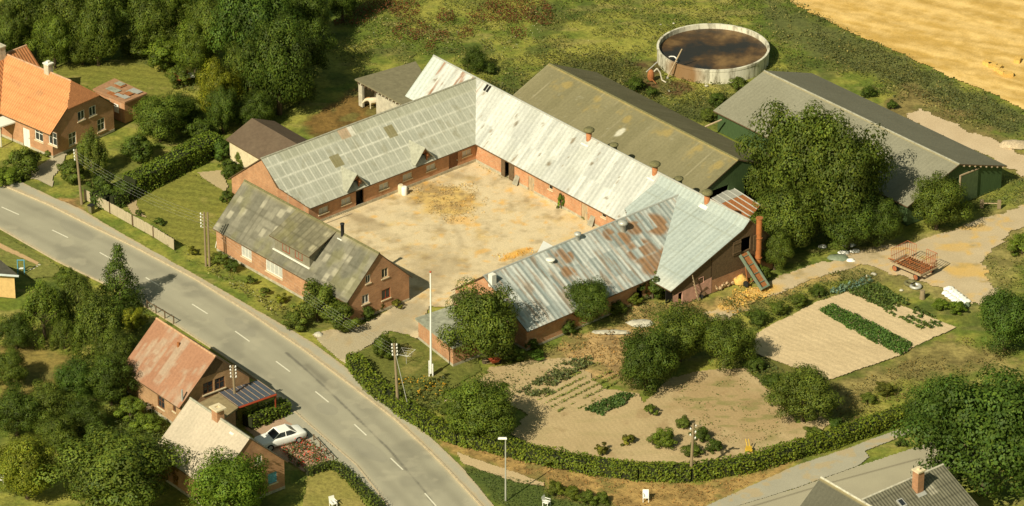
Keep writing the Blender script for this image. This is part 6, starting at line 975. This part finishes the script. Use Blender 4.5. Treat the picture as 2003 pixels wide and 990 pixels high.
# farmhouse terrace corner
t = thing('garden_swing', 'white garden swing seat under the left corner of the farmhouse roof', 'swing', tuple(G(436, 487)), R(-48)); m = MB(); m.box(-.5, .5, -.25, .25, .4, .48); m.box(-.5, .5, .22, .28, .48, .95); m.build('seat', M['plastic_white'], t); m = MB()
for x in (-.6, .6): m.bar((x, -.4, 0), (x, 0, 1.4), .03); m.bar((x, .4, 0), (x, 0, 1.4), .03)
m.build('frame', M['plastic_white'], t)
def chair(u, v, lb, rz=0, mat='plastic_white'):
    t = thing('garden_chair', lb, 'chair', tuple(G(u, v)), rz); m = MB(); m.box(-.25, .25, -.25, .25, .38, .43); m.build('seat', M[mat], t); m = MB(); m.slab([(-.25, .22, .43), (.25, .22, .43), (.25, .34, .9), (-.25, .34, .9)], .04); m.build('backrest', M[mat], t)
    for x in (-.22, .22):
        for y in (-.22, .22): m = MB(); m.box(x-.025, x+.025, y-.025, y+.025, 0, .38); m.build('leg', M[mat], t)
        m = MB(); m.box(x-.03, x+.03, -.25, .25, .6, .64); m.build('armrest', M[mat], t)
chair(290, 806, 'white plastic chair on the grass beside the yellowish brick house', R(120)); chair(70, 291, 'white garden chair in front of the tiled house windows', R(40)); chair(652, 992, 'white reclining chair on the lawn at the bottom edge', R(30)); chair(2, 945, 'white garden chair at the far left edge among trees', R(90)); chair(1263, 980, 'white folded chair at the bottom edge on the dry grass', R(0)); chair(1069, 990, 'white seat at the bottom edge right of the lamp', R(60))
t = thing('climbing_frame', 'small light blue swing stand on the grass beside the tan house', 'play frame', tuple(G(42, 534))); m = MB()
for x in (-.3, .3): m.bar((x, -.3, 0), (x, 0, 1.3), .05, k=5); m.bar((x, .3, 0), (x, 0, 1.3), .05, k=5)
m.bar((-.35, 0, 1.3), (.35, 0, 1.3), .05, k=5); m.build('frame', M['teal'], t); m = MB(); m.box(-.2, .2, -.12, .12, .45, .5); m.build('seat', M['plastic_white'], t)
for i, (u, v) in enumerate([(60, 527), (66, 525), (72, 521), (77, 518)]): lump('stepping_stone', 'pale stone in the short row beside the blue swing stand', 'stone', u, v, .16, 'concrete', (1, 1, .3), 70+i, 'stones beside the blue swing stand')
t = thing('garden_cultivator', 'yellow garden cultivator standing on bare soil inside the hedge', 'garden tool', tuple(G(1462, 884))); m = MB(); m.bar((0, 0, .35), (-.15, .5, .95), .05, k=5); m.bar((.2, 0, .35), (.1, .5, .95), .05, k=5); m.box(-.15, .35, -.15, .15, .25, .5); m.build('frame', M['yellow'], t); m = MB(); m.bar((-.2, 0, .18), (.4, 0, .18), .18, k=12); m.build('roller', M['yellow'], t)
t = thing('wheelbarrow', 'wheelbarrow with orange body under the tree by the brick shed', 'wheelbarrow', tuple(G(967, 714)), R(30)); m = MB(); m.hexa([(-.3, -.2), (.3, -.2), (.3, .2), (-.3, .2)], .3, .6, [(-.45, -.32), (.45, -.32), (.45, .32), (-.45, .32)]); m.build('tray', M['red'], t); m = MB(); m.bar((.55, -.04, .18), (.55, .04, .18), .18, k=12); m.build('wheel', M['rubber'], t); m = MB(); m.bar((.5, -.1, .2), (-.9, -.3, .55), .025); m.bar((.5, .1, .2), (-.9, .3, .55), .025); m.build('handles', M['wood_pale'], t)
t = thing('garden_table', 'small pale tabletop under the tree by the brick shed', 'table', tuple(G(974, 706)), 0); m = MB(); m.lathe([(.3, .7), (.32, .72), (.3, .74)], 0, 0, 14); m.build('tabletop', M['galv'], t); m = MB(); m.bar((0, 0, 0), (0, 0, .7), .04); m.build('leg', M['galv'], t)
t = thing('clothes_line', 'spindly rotary clothes line on the corner lawn', 'clothes line', tuple(G(795, 712))); m = MB(); m.bar((0, 0, 0), (0, 0, 1.2), .025)
for i in range(4): a = i*math.pi/2+.5; m.bar((0, 0, .7), (.9*math.cos(a), .9*math.sin(a), 1.2), .015, k=4)
m.build('frame', M['galv'], t); m = MB()
for r in (.4, .65, .88): m.tube([(r*math.cos(i*math.pi/2+.5), r*math.sin(i*math.pi/2+.5), .7+.5*r/.9) for i in range(5)], .008, 4)
m.build('lines', M['galv'], t)
# small red bench things beside farmhouse back
# ---------------------------------------------------------------- car
a = G(512, 876); b = G(590, 853); mid = (G(549, 866)); ang = R(30); t = thing('parked_car', 'white two-door saloon car parked on the drive behind the pale roofed house', 'car', (mid[0], mid[1], 0), ang)
def loft(secs, name, mat, parent, smooth=True):
    m = MB(); n = len(secs[0])
    for s in secs: m.v += s
    for i in range(len(secs)-1):
        for j in range(n-1): m.f.append((i*n+j, i*n+j+1, (i+1)*n+j+1, (i+1)*n+j))
        m.f.append((i*n+n-1, i*n, (i+1)*n, (i+1)*n+n-1))
    m.f.append(tuple(range(n))[::-1]); m.f.append(tuple(range((len(secs)-1)*n, len(secs)*n))); return m.build(name, M[mat], parent, smooth)
def sec(x, hw, zb, zm, zt, tw): return [(x, -hw*.92, zb), (x, hw*.92, zb), (x, hw, zb+.15), (x, hw, zm), (x, hw*.96, zm+.06), (x, tw, zt), (x, -tw, zt), (x, -hw*.96, zm+.06), (x, -hw, zm), (x, -hw, zb+.15)]
body = [sec(-2.15, .66, .38, .62, .70, .55), sec(-2.0, .8, .28, .68, .78, .66), sec(-1.2, .83, .22, .76, .86, .7), sec(-.7, .83, .2, .8, .9, .7), sec(1.0, .83, .2, .82, .91, .7), sec(1.3, .83, .22, .82, .92, .68), sec(1.95, .8, .28, .78, .88, .62), sec(2.12, .7, .38, .7, .76, .52)]
bo = loft(body, 'body', 'carwhite', t); cab = [[(-.95, -.66, .86), (-.95, .66, .86), (-.93, .66, .88), (-.93, -.66, .88)], [(-.3, -.7, .86), (-.3, .7, .86), (-.3, .55, 1.3), (-.3, -.55, 1.3)], [(.65, -.7, .86), (.65, .7, .86), (.65, .55, 1.31), (.65, -.55, 1.31)], [(1.35, -.64, .86), (1.35, .64, .86), (1.32, .6, .92), (1.32, -.6, .92)]]
loft(cab, 'windows', 'glass', t, False); m = MB(); m.hexa([(-.38, -.56), (.78, -.56), (.78, .56), (-.38, .56)], 1.29, 1.36, [(-.28, -.5), (.66, -.5), (.66, .5), (-.28, .5)]); m.build('car_roof', M['carwhite'], t); m = MB()
for s in (-1, 1):
    for x0, x1, z0, z1 in ((-.95, -.33, .9, 1.31), (1.32, .7, .92, 1.31)): m.bar((x0, s*.67, z0-.02), (x1, s*.55, z1), .045, k=4)
    m.bar((.2, s*.71, .9), (.2, s*.56, 1.3), .04, k=4)
m.build('pillars', M['carwhite'], t)
for x in (-1.35, 1.3):
    for y in (-.86, .66): m = MB(); m.bar((x, y, .3), (x, y+.2, .3), .31, k=18); wh = m.build('wheel', M['rubber'], t); m = MB(); m.bar((x, y-.01, .3), (x, y+.21, .3), .18, k=14); m.build('rim', M['galv'], wh)
for x in (-2.2, 2.17): m = MB(); m.box(x-.05, x+.05, -.72, .72, .36, .5); m.build('bumper', M['rubber'], t)
for y in (-.5, .5): m = MB(); m.box(-2.19, -2.1, y-.16, y+.16, .52, .66); m.build('headlight', M['galv'], t); m = MB(); m.box(2.08, 2.15, y-.18, y+.18, .58, .7); m.build('tail_light', M['red'], t)
# ---------------------------------------------------------------- horse
def horse(u, v, rz):
    t = thing('horse', 'cream pony with lowered head standing in front of the open shelter', 'horse', tuple(G(u, v)), rz)
    V = [(0, 0, .92), (-.35, 0, .9), (.4, 0, .95), (.62, 0, .98), (-.55, 0, .92), (.8, 0, 1.0), (1.0, 0, .95), (1.2, 0, .75), (1.27, 0, .6)]; E = [(0, 1), (1, 4), (0, 2), (2, 3), (3, 5), (5, 6), (6, 7), (7, 8)]; Rr = [.27, .28, .26, .22, .2, .16, .12, .09, .07]
    for sx, sy in ((.5, .14), (.5, -.14)):
        n = len(V); V += [(sx, sy, .68), (sx+.02, sy, .4), (sx, sy, .18), (sx+.03, sy, .03)]; Rr += [.11, .065, .045, .06]; E += [(2, n), (n, n+1), (n+1, n+2), (n+2, n+3)]
    for sx, sy in ((-.48, .15), (-.48, -.15)):
        n = len(V); V += [(sx+.06, sy, .66), (sx-.1, sy, .4), (sx-.04, sy, .18), (sx, sy, .03)]; Rr += [.13, .07, .045, .06]; E += [(1, n), (n, n+1), (n+1, n+2), (n+2, n+3)]
    n = len(V); V += [(1.02, .06, 1.06), (1.02, -.06, 1.06)]; Rr += [.03, .03]; E += [(6, n), (6, n+1)]
    me = bpy.data.meshes.new('body'); me.from_pydata(V, E, []); o = bpy.data.objects.new('body', me); C.objects.link(o); o.parent = t; me.materials.append(M['horse'])
    sm = o.modifiers.new('Skin', 'SKIN'); sk = me.skin_vertices[0].data
    for i, r in enumerate(Rr): sk[i].radius = (r, r)
    sk[0].use_root = True; sm.use_smooth_shade = True; ss = o.modifiers.new('Sub', 'SUBSURF'); ss.levels = 2; ss.render_levels = 2
    m = MB(); m.tube([(-.7, 0, 1.0), (-.85, 0, .85), (-.88, 0, .4)], .05); m.build('tail', M['horsemane'], t); m = MB(); m.tube([(.55, 0, 1.2), (.8, 0, 1.17), (1.0, 0, 1.08)], .05); m.build('mane', M['horsemane'], t)
horse(735, 212, R(185))
